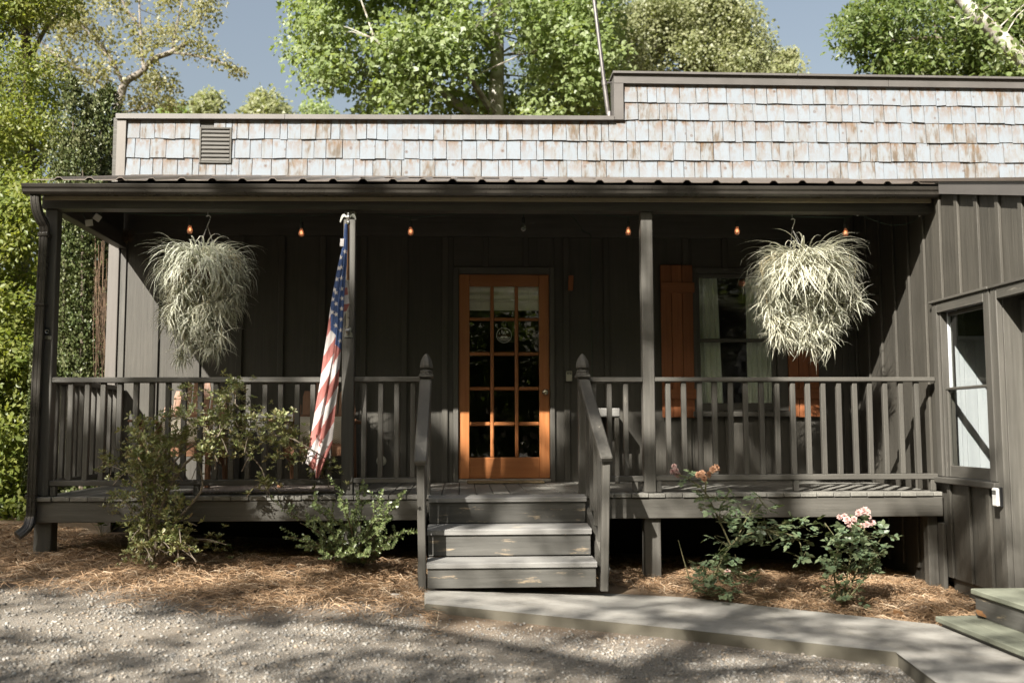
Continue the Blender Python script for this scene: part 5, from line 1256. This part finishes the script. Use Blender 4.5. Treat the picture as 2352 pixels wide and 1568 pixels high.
# ================================================================== TREES
def limb(mb, pts, r0, r1, n=10, k=7): mb.tube(curve(pts, n), [r0+(r1-r0)*i/n for i in range(n+1)], k)
def crown_mesh(clumps, per, size, tmpl, mat, up=.5, shell=.5, squash=.8):
    """leaves spread through overlapping clumps; clumps: rows of x, y, z, r"""
    cl = np.asarray(clumps, float); k = np.maximum(4, (per*(cl[:, 3]/cl[:, 3].mean())**2)).astype(int); c = np.repeat(cl, k, 0); n = len(c); d = rdir(n); r = c[:, 3]*(rng.random(n)**shell)
    P = c[:, :3]+d*r[:, None]*np.array([1, 1, squash]); nn = norm(d*.45+np.array([[-.45, -.75, up*.9]])+.42*rng.normal(size=(n, 3))); f = norm(rng.normal(size=(n, 3))+d*.6-np.array([[0, 0, .3]]))
    return cloud(P, f, nn, size*rng.uniform(.65, 1.25, n), tmpl)
def poly_clumps(poly, Y, dy, n, r0, r1, keep=None):
    out = []
    for (x, y) in in_poly_pts(poly, n):
        if keep and not keep(x, y): continue
        yy = Y+random.uniform(-dy, dy); p = PY(x, y, yy); out.append((p.x, yy, p.z, random.uniform(r0, r1)))
    return out
def tree(name, lab, group, trunk, limbs, clumps, per, size, tmpl, leaf, bk, r0, twigs=True, up=.5, shell=.5, cat='tree', extra=None):
    b = trunk[0]; t = thing(name, lab, cat, b, group); m = MB(); limb(m, trunk, r0, r0*.45, 14, 9)
    part('trunk', m, bk, t, True)
    m = MB()
    for L in limbs: limb(m, L[0], L[1], L[1]*.3, 10, 6)
    if twigs:
        src = [Vector(p) for p in curve(trunk, 14)[4:]] + [Vector(p) for L in limbs for p in curve(L[0], 6)[2:]]
        for c in clumps:
            if random.random() < .5: continue
            c = Vector(c[:3]); q = min(src, key=lambda s_: (s_-c).length+.6*max(0, s_.z-c.z)); mid = q.lerp(c, .55)+Vector((random.gauss(0, .12), random.gauss(0, .12), .12)); L_ = (c-q).length
            m.tube(curve([q, mid, c], 5), [max(.005, r0*.11*(1-.17*i)*min(1, L_/1.5)) for i in range(6)], 4)
    if m.v: part('branch', m, bk, t)
    V, F = crown_mesh(clumps, per, size, tmpl, leaf, up, shell)
    if extra is not None: V2, F2 = extra; F = np.vstack([F, F2+len(V)]); V = np.vstack([V, V2])
    link('crown', npmesh('crown', V, F, leaf), t, (0, 0, 0)); return t
def ok_noise(s, th, off=0): return lambda x, y: mnoise.noise(Vector((x/s, y/s, off))) > th
GB = lambda x, Y: Vector((x, Y, G(x, 9)))
# the big pale green sycamore
Y = 17.5
tr = [GB(PY(1139, 300, Y).x, Y), PY(1139, 300, Y), PY(1142, 150, Y), PY(1141, 0, Y), PY(1138, -200, Y), PY(1130, -420, Y)]
lm = [([PY(1142, 120, Y), PY(1090, 60, Y-.5), PY(1040, -20, Y-1), PY(980, -150, Y-1)], .10), ([PY(1140, 300, Y), PY(1040, 230, Y-.6), PY(930, 150, Y-1.2), PY(860, 90, Y-1.5)], .09), ([PY(1140, 250, Y), PY(1000, 200, Y+.8), PY(880, 220, Y+1)], .07), ([PY(1142, 40, Y), PY(1200, -40, Y+.6), PY(1300, -100, Y+1)], .08), ([PY(1140, 270, Y), PY(1080, 180, Y-.8), PY(1050, 120, Y-1.2)], .07), ([PY(1141, -60, Y), PY(1000, -180, Y), PY(850, -260, Y)], .08)]
poly = [(668, 250), (675, 190), (700, 150), (668, 90), (700, 20), (690, -60), (760, -250), (1000, -420), (1250, -400), (1420, -220), (1400, 30), (1375, 110), (1420, 180), (1440, 262), (1200, 290), (800, 290)]
cl = poly_clumps(poly, Y, 1.7, 235, .38, .72, lambda x, y: mnoise.noise(Vector((x/80, y/70, 2))) > -.24 and not (845 < x < 905 and 20 < y < 75) and not (1015 < x < 1050 and 10 < y < 45))
cl = [c for c in cl if not (c[1] < Y+.3 and abs(c[0]-PY(1141, 100, c[1]).x) < .04+c[3]*.35)]
tree('sycamore_tree', 'large pale green sycamore with a whitish trunk rising behind the low shingle roof', None, tr, lm, cl, 280, .098, MAPLE, L_SYC, B_SYC, .165, up=.7)
# darker finer tree to its right, farther off
Y = 21
cl = poly_clumps([(1210, 60), (1270, 0), (1260, -200), (1370, -200), (1365, 60), (1330, 110), (1400, 130), (1420, 270), (1230, 290)], Y, 1.5, 62, .45, .8, ok_noise(60, -.25, 4))
tree('linden_tree', 'dark leaved tree between the sycamore and the metal mast', 'trees behind the house', [GB(PY(1320, 300, Y).x, Y), PY(1320, 300, Y), PY(1325, 0, Y), PY(1330, -200, Y)], [], cl, 420, .078, ROUND, L_DARK, B_DARK, .16)
# golden fine-leaved tree
Y = 23
poly = [(1385, 180), (1405, 80), (1425, 40), (1455, 30), (1480, -20), (1530, -60), (1640, -80), (1725, -10), (1700, 25), (1730, 60), (1760, 105), (1800, 130), (1825, 165), (1800, 230), (1400, 230)]
cl = poly_clumps(poly, Y, 1.6, 120, .4, .8, lambda x, y: mnoise.noise(Vector((x/55, y/55, 8))) > -.33)
cl += poly_clumps([(1760, 130), (1845, 108), (1850, 115), (1790, 150)], Y, .4, 9, .15, .28) + poly_clumps([(1380, 150), (1420, 90), (1470, 60), (1450, 180)], Y+1, .6, 14, .25, .45)
tree('golden_tree', 'yellowish fine leaved tree rising over the middle of the high shingle wall', None, [GB(PY(1580, 300, Y).x, Y), PY(1580, 300, Y), PY(1590, 100, Y), PY(1600, -60, Y)], [], cl, 430, .082, ROUND, L_GOLD, B_GREY, .15, shell=.6)
# dark green compound-leaved tree
Y = 15.5
poly = [(1918, 95), (1940, 60), (1975, 40), (1995, -20), (2080, -60), (2450, -120), (2480, 260), (2000, 260), (1945, 165), (1925, 140)]
cl = poly_clumps(poly, Y, 1.3, 150, .34, .62, lambda x, y: mnoise.noise(Vector((x/60, y/50, 1))) > -.28 and not (1925 < x < 1975 and y > 118))
tree('hickory_tree', 'deep green tree with drooping leaflets over the wing roof', None, [GB(PY(2330, 300, Y).x, Y), PY(2330, 300, Y), PY(2300, 120, Y), PY(2290, -80, Y)], [([PY(2300, 120, Y), PY(2150, 90, Y-.3), PY(1990, 100, Y-.6)], .06), ([PY(2320, 200, Y), PY(2200, 180, Y), PY(2080, 175, Y)], .05)], cl, 330, .105, (SLIM[0]*np.array([1.4, 1, 1]), SLIM[1]), L_DARK, B_DARK, .17, up=.9)
# leaning white trunk with broad leaves in front of it
Y = 12.6
tk = [PY(2420, 260, Y), PY(2352, 145, Y), PY(2315, 106, Y), PY(2285, 73, Y), PY(2242, 36, Y), PY(2209, 0, Y), PY(2160, -60, Y), PY(2120, -140, Y)]
tk = [GB(tk[0].x+.8, Y)] + tk
cl = poly_clumps([(2205, 10), (2260, 20), (2310, 60), (2352, 60), (2420, 120), (2400, 200), (2330, 160), (2260, 110)], Y-.30, .3, 15, .13, .26) + poly_clumps([(2200, -60), (2420, -60), (2400, 40), (2280, 10)], Y+.5, .4, 14, .2, .35)
tree('white_birch', 'leaning white barked trunk with broad leaves in front of the deep green tree', None, tk, [([PY(2242, 36, Y), PY(2210, 45, Y-.2), PY(2180, 38, Y-.2)], .02)], cl, 26, .085, ROUND, L_SYC, B_SYC, .135, up=.6)
# thin sparse tree with a crooked limb
Y = 20
def rr(x, y): return PY(x, y, Y)
tk = [GB(rr(270, 300).x, Y), rr(268, 300), rr(275, 235), rr(285, 195), rr(300, 180), rr(327, 165), rr(350, 137), rr(395, 120), rr(430, 98)]
lm = [([rr(392, 121), rr(450, 128), rr(505, 143), rr(535, 155), rr(565, 170)], .030), ([rr(330, 160), rr(322, 60), rr(318, -60)], .035), ([rr(285, 195), rr(250, 130), rr(190, 60), rr(150, -20)], .05), ([rr(280, 230), rr(200, 170), rr(120, 120), rr(60, 60)], .045), ([rr(335, 255), rr(350, 220), rr(375, 180)], .03), ([rr(272, 260), rr(330, 250), rr(365, 235)], .03), ([rr(395, 120), rr(410, 40), rr(430, -40)], .03), ([rr(430, 98), rr(455, 95), rr(475, 110)], .015), ([rr(318, 60), rr(280, 0), rr(260, -80)], .03)]
cl = poly_clumps([(0, -120), (480, -120), (520, 60), (530, 130), (475, 145), (420, 85), (340, 120), (300, 160), (240, 180), (140, 190), (40, 180)], Y, 2.2, 120, .25, .55, ok_noise(60, -.15, 6)) + poly_clumps([(310, 185), (390, 165), (410, 235), (350, 265), (300, 255)], Y, .6, 18, .2, .4) + poly_clumps([(500, 130), (560, 160), (570, 178), (520, 160)], Y, .3, 9, .1, .22)
tree('sparse_tree', 'thin airy tree with a crooked pale limb above the columnar evergreen', None, tk, lm, cl, 105, .072, ROUND, L_BIRCH, B_GREY, .10, shell=.65)
# low far trees along the roof line
for k, (x, y, w, lab) in enumerate(((480, 222, 55, 'rounded yellow green treetop just over the roof, nearest the crooked limb'), (598, 208, 32, 'pointed golden treetop just over the low roof, left of the sycamore'), (640, 245, 30, 'low pale treetop peeping over the roof beside the pointed golden one'), (735, 238, 40, 'small dim treetop over the roof under the sycamore'), (400, 245, 40, 'dark small treetop over the roof beside the evergreen'))):
    Y = 29; base = PY(x, 400, Y); cl = []
    for _ in range(16): a = random.gauss(0, .38)*w; yy = y+abs(a)*.8+random.uniform(0, 70); p = PY(x+a*(.6+(yy-y)/90), yy, Y+random.uniform(-1, 1)); cl.append((p.x, p.y, p.z, random.uniform(.3, .55)))
    p = PY(x, y+8, Y); cl.append((p.x, Y, p.z, .25))
    tree('far_tree', lab, 'treetops over the roof', [GB(base.x, Y), base, PY(x, y+30, Y)], [], cl, 150, .12, ROUND, L_GOLD if k in (0, 1, 2) else L_SYC, B_GREY, .12)
# locust at the edge of the picture
Y = 13.2
tk = [GB(PY(40, 800, Y).x, Y), PY(45, 700, Y), PY(70, 400, Y), PY(60, 100, Y), PY(40, -250, Y)]
poly = [(-160, -300), (100, -300), (120, -40), (175, 10), (120, 40), (60, 60), (105, 130), (140, 170), (120, 230), (150, 260), (160, 330), (125, 380), (90, 400), (60, 460), (-160, 470)]
cl = poly_clumps(poly, Y, 1.1, 150, .30, .55, ok_noise(65, -.2, 3))
tree('locust_tree', 'bright green feathery tree filling the corner above the gutter end', None, tk, [([PY(70, 400, Y), PY(120, 330, Y), PY(160, 300, Y)], .04), ([PY(62, 150, Y), PY(110, 60, Y), PY(160, 20, Y)], .035)], cl, 380, .068, (SLIM[0]*np.array([1.5, 1, 1]), SLIM[1]), L_LOC, B_DARK, .10, up=.9)
# shrubby growth under it, beyond the corner post
for k, (poly, Yk, lf, lab) in enumerate((([(-180, 430), (90, 430), (85, 560), (95, 700), (70, 780), (-180, 800)], 12.0, L_LOC, 'yellow green bush beyond the corner post, at the height of the porch roof'), ([(-180, 740), (80, 740), (75, 900), (65, 1010), (-180, 1010)], 11.6, L_LOC, 'deep green bush beyond the corner post, level with the railing'), ([(-180, 960), (70, 940), (62, 1080), (60, 1165), (-180, 1165)], 11.2, L_LOC, 'bright low bush on the straw beyond the downspout'))):
    cl = poly_clumps(poly, Yk, .8, 85, .2, .4, ok_noise(60, -.3, k)); b = GB(PY(0, 900, Yk).x-.1*k, Yk)
    tree('wild_bush', lab, 'bushes beyond the corner post', [b, PY(-10-k*15, 900, Yk), PY(0, min(q[1] for q in poly)+60, Yk)], [], cl, 210, .075, (SLIM[0]*np.array([1.6, 1, 1]), SLIM[1]), lf, B_DARK, .04, up=.8, cat='bush')
# more woods behind, far back, so that gaps show green
cl = []
for k in range(260):
    x = rng.uniform(-26, 30); Y = rng.uniform(34, 44); cl.append((x, Y, rng.uniform(0, 8.5)+1.2*math.sin(x*.4), rng.uniform(.9, 1.6)))
V, F = crown_mesh(cl, 130, .34, ROUND, L_DARK); tag(link('far_woods', npmesh('far_woods', V, F, L_DARK)), 'dim green woods far behind the house', 'woods', None, 'stuff')
cl = []
for k in range(90): cl.append((rng.uniform(-16, -6.2), rng.uniform(14.5, 19), rng.uniform(.2, 5.5), rng.uniform(.5, .9)))
V, F = crown_mesh(cl, 220, .13, ROUND, L_LOC); tag(link('undergrowth', npmesh('undergrowth', V, F, L_LOC)), 'tangled green undergrowth behind the bushes beyond the porch', 'undergrowth', None, 'stuff')
# columnar evergreen seen over the roof and through the open porch end
Y = 11.4
ev = thing('columnar_evergreen', 'tall dark columnar evergreen standing just behind the open end of the porch', 'evergreen', GB(PY(205, 900, Y).x, Y)); V_, F_, o = [], [], 0
mb = MB()
for (xb, xt, yt, w, dYc, lo) in ((170, 168, 186, 58, 0, 1150), (218, 205, 225, 52, .25, 1000), (260, 254, 205, 40, .1, 830), (236, 232, 215, 44, .05, 900), (148, 150, 330, 36, -.2, 1160), (192, 190, 300, 46, -.3, 1150)):
    A, B = PY(xb, lo, Y+dYc), PY(xt, yt, Y+dYc); rad = w/2287*Y
    n = int(105*(B.z-A.z)/.2); t = rng.random(n); ctr = np.array(A)[None]*(1-t)[:, None]+np.array(B)[None]*t[:, None]
    d = rdir(n); lump = np.array([1+.38*mnoise.noise(Vector((xb*.1, tt*14, dd*1.2))) for tt, dd in zip(t, d[:, 0])]); rr_ = rad*np.minimum(1, (1-t)*7+.15)*lump*(rng.random(n)**.35)
    P0 = ctr+d*np.array([1, 1, .3])*rr_[:, None]
    for _ in range(4):
        P = P0+rng.normal(0, .018, (n, 3))+np.array([0, 0, .02]); f = norm(d*.5+np.array([[0, 0, .9]])+.5*rng.normal(size=(n, 3))); V, F = cloud(P, f, d+.5*rng.normal(size=(n, 3)), rng.uniform(.024, .044, n), ROUND); V_.append(V); F_.append(F+o); o += len(V)
    mb.tube([A-Vector((0, 0, 1)), A.lerp(B, .9)], [.03, .008], 6)
part('trunk', mb, B_DARK, ev); link('crown', npmesh('crown', np.vstack(V_), np.vstack(F_), L_HOLLY), ev)
mb = MB()
for k in range(34):
    x = random.gauss(234, 8); y0, y1 = random.uniform(760, 900), random.uniform(520, 700); yy = Y-.5+random.uniform(-.1, .15)
    mb.tube(curve([PY(x+random.gauss(0, 5), y0, yy), PY(x+random.gauss(0, 6), (y0+y1)/2, yy), PY(x+random.gauss(2, 7), y1, yy+.1)], 5), random.uniform(.002, .004), 4)
part('bare_stem', mb, B_VINE, ev)
# thin dark young conifer beside the downspout
Y = 9.6; cl = []
b = GB(PY(66, 1100, Y).x, Y); yc = thing('young_evergreen', 'thin dark evergreen shoot climbing beside the downspout', 'evergreen', b); n = 2600; t = rng.random(n)
A, B = np.array(PY(66, 1110, Y)), np.array(PY(76, 800, Y)); P = A*(1-t)[:, None]+B*t[:, None]+rdir(n)*(.07*(1-.7*t)*rng.random(n))[:, None]
V, F = cloud(P, norm(rdir(n)+np.array([[0, 0, .8]])), rdir(n), rng.uniform(.02, .035, n), ROUND); link('crown', npmesh('crown', V, F, L_HOLLY), yc); part('trunk', MB().tube([b-Vector((0, 0, .2)), Vector(A), Vector(B)], [.012, .01, .004], 5), B_DARK, yc)

# ================================================================== TREES ACROSS THE DRIVE (their shade falls on the porch)
def uw(p): return np.array([p.x+SUN.x*(YF-p.y), p.z-H+SUN.z*(YF-p.y)])
gaps = []                                     # where the crowns let the sun through, given by where its patches fall
def gap(where, *ps):
    for x, y, rx, ry in ps:
        f = {'F': lambda a, b: PY(a, b, YF), 'B': lambda a, b: PY(a, b, YB), 'G': lambda a, b: gp(a, b), 'S': lambda a, b: PY(a, b, 7.7)}[where]
        c = uw(f(x, y)); gaps.append((c, np.linalg.inv(np.stack([uw(f(x+rx, y))-c, uw(f(x, y+ry))-c], 1))))
gap('G', (51, 1322, 62, 15), (147, 1305, 45, 12), (345, 1332, 72, 17), (478, 1305, 52, 14), (34, 1397, 45, 14), (212, 1370, 62, 11), (232, 1431, 108, 22), (362, 1441, 60, 14), (478, 1517, 52, 14), (718, 1465, 105, 28), (769, 1397, 60, 13), (642, 1380, 40, 9), (20, 1435, 50, 11), (1115, 1455, 75, 24), (1250, 1384, 150, 16), (1720, 1425, 80, 11), (1050, 1368, 60, 10), (1950, 1462, 60, 10), (1330, 1500, 60, 14), (1850, 1545, 70, 14), (480, 1345, 60, 8), (1430, 1427, 60, 10), (1531, 1327, 52, 12), (1833, 1350, 95, 20), (1995, 1353, 62, 18), (2135, 1376, 72, 18), (1644, 1421, 45, 9), (1550, 1493, 62, 26), (2097, 1448, 80, 9), (2230, 1478, 70, 11), (900, 1330, 60, 10), (620, 1330, 40, 8), (1700, 1372, 50, 9), (100, 1500, 60, 12), (880, 1530, 70, 12))
gap('F', (290, 1176, 62, 18), (650, 1165, 55, 18), (925, 1180, 28, 22), (1530, 1170, 42, 28), (1680, 1170, 80, 30), (665, 872, 65, 8), (850, 872, 45, 6), (1410, 872, 75, 10), (808, 610, 26, 95), (800, 820, 20, 50), (1490, 610, 40, 75), (1490, 740, 34, 34), (1490, 850, 36, 44), (1490, 985, 34, 36), (108, 560, 26, 90), (105, 830, 24, 90), (105, 1010, 22, 50), (225, 950, 40, 60), (1540, 960, 30, 45), (1660, 1060, 26, 30), (1420, 950, 30, 45), (750, 960, 34, 150), (772, 720, 24, 130), (870, 1000, 20, 40),
    (560, 985, 62, 24), (650, 975, 48, 30), (385, 1035, 52, 40), (325, 1155, 42, 52), (905, 1165, 30, 48), (830, 1255, 48, 36), (1700, 1215, 125, 45), (1960, 1255, 82, 85), (1565, 1080, 45, 24), (1650, 1340, 62, 22), (430, 1230, 30, 30), (465, 620, 75, 60), (430, 720, 30, 40))
gap('S', (1240, 1172, 92, 34), (1190, 1245, 85, 16), (1130, 1330, 62, 15), (1295, 1320, 70, 20), (1160, 1140, 170, 9), (1170, 1208, 180, 9), (1170, 1285, 185, 9), (1393, 1000, 12, 50), (965, 1010, 12, 40), (1350, 930, 14, 30))
gap('B', (450, 985, 110, 115), (1105, 1035, 52, 75), (1252, 1012, 20, 92), (1030, 962, 22, 42), (1285, 965, 22, 50), (1400, 955, 45, 30), (1560, 945, 48, 28), (1700, 945, 60, 18), (1840, 945, 42, 24), (610, 985, 40, 35), (690, 985, 30, 30))
def lit(u, w):
    """whether the crowns let a ray through that would reach (u, w) on the plane of the porch front"""
    if w > 1.72: return 1
    n = mnoise.noise(Vector((u*1.4, w*1.9, 11)))+.5*mnoise.noise(Vector((u*3.1, w*4.2, 4)))
    if u > 2.44+.12*n and w > -.78+.25*n: return 1
    if u > 4.4 and w > -1.6: return 1
    p = np.array([u, w])
    for c, M in gaps:
        q = M @ (p-c)
        if q[0]*q[0]+q[1]*q[1] < (1.34+.30*n)**2: return 1
    return 1 if n > .56 else 0
pts = []
for _ in range(5200):
    u, w = rng.uniform(-8.5, 7.5), rng.uniform(-6.2, 1.72)
    if w > 1.3 and u < -4.6: continue
    if lit(u, w): continue
    t = rng.uniform(9.5, 13.5); pts.append((u-SUN.x*t, YF-t, H+w-SUN.z*t, w))
pts = np.array(pts); wv = pts[:, 3]; pts = pts[:, :3]
def far_tree_shade(name, lab, sel, x, y, top):
    P = pts[sel]; t = thing(name, lab, 'tree', (x, y, G(x, y)), 'trees across the drive'); m = MB(); tk = [Vector((x, y, G(x, y)-.1)), Vector((x+.1, y, 4)), Vector((x, y+.2, 8)), Vector((x-.1, y, top))]; limb(m, tk, .24, .06, 12, 9); part('trunk', m, B_DARK, t, True)
    m = MB(); src = curve(tk, 14)[6:]
    for q in P[::22]:
        q = Vector(q); s_ = min(src, key=lambda a: (a-q).length); m.tube(curve([s_, s_.lerp(q, .5)+Vector((0, 0, .2)), q], 4), [.05, .04, .03, .02, .01], 4)
    part('branch', m, B_DARK, t)
    k = np.where(wv[sel] < -1.15, 6, np.where(wv[sel] > .6, 14, 8)); C_ = np.repeat(P, k, 0); n = len(C_); C_ = C_+rng.normal(0, .065, (n, 3)); sz = np.repeat(np.where(wv[sel] < -1.15, .092, .15), k)
    V, F = cloud(C_, rdir(n), rdir(n)+np.array([[0, 0, .6]]), sz*rng.uniform(.8, 1.25, n), (MAPLE[0]*np.array([1.1, 1, 1]), MAPLE[1])); link('crown', npmesh('crown', V, F, L_SYC), t)
sel = pts[:, 0] < -8.2
far_tree_shade('shade_tree', 'broad tree across the drive, on the side of the open porch end', sel, -10.5, -4.6, 12.5); far_tree_shade('shade_tree', 'broad tree across the drive, straight before the wing', ~sel, -5.2, -4.4, 12.5)
cl = []
for k in range(760):  # unseen woods, made tall and thick to keep skylight off the porch
    a = rng.uniform(-.45, PI+.45); R_ = rng.uniform(15, 21); cl.append((R_*math.cos(a)*1.1, 0-R_*abs(math.sin(a))-(4 if .9 < a < 2.6 else 0), rng.uniform(.3, 17.5), rng.uniform(1.3, 2.2)))
cl = [c for c in cl if not (-24 < c[0]+SUN.x*(YF-c[1]) < 9 and c[2]+c[3] > H-4.8+.9*(YF-c[1]))]
V, F = crown_mesh(cl, 100, .55, ROUND, L_LOC); tag(link('roadside_woods', npmesh('roadside_woods', V, F, L_DARK)), 'unseen green woods across the drive, raised to block skylight from the porch', 'woods', None, 'stuff')
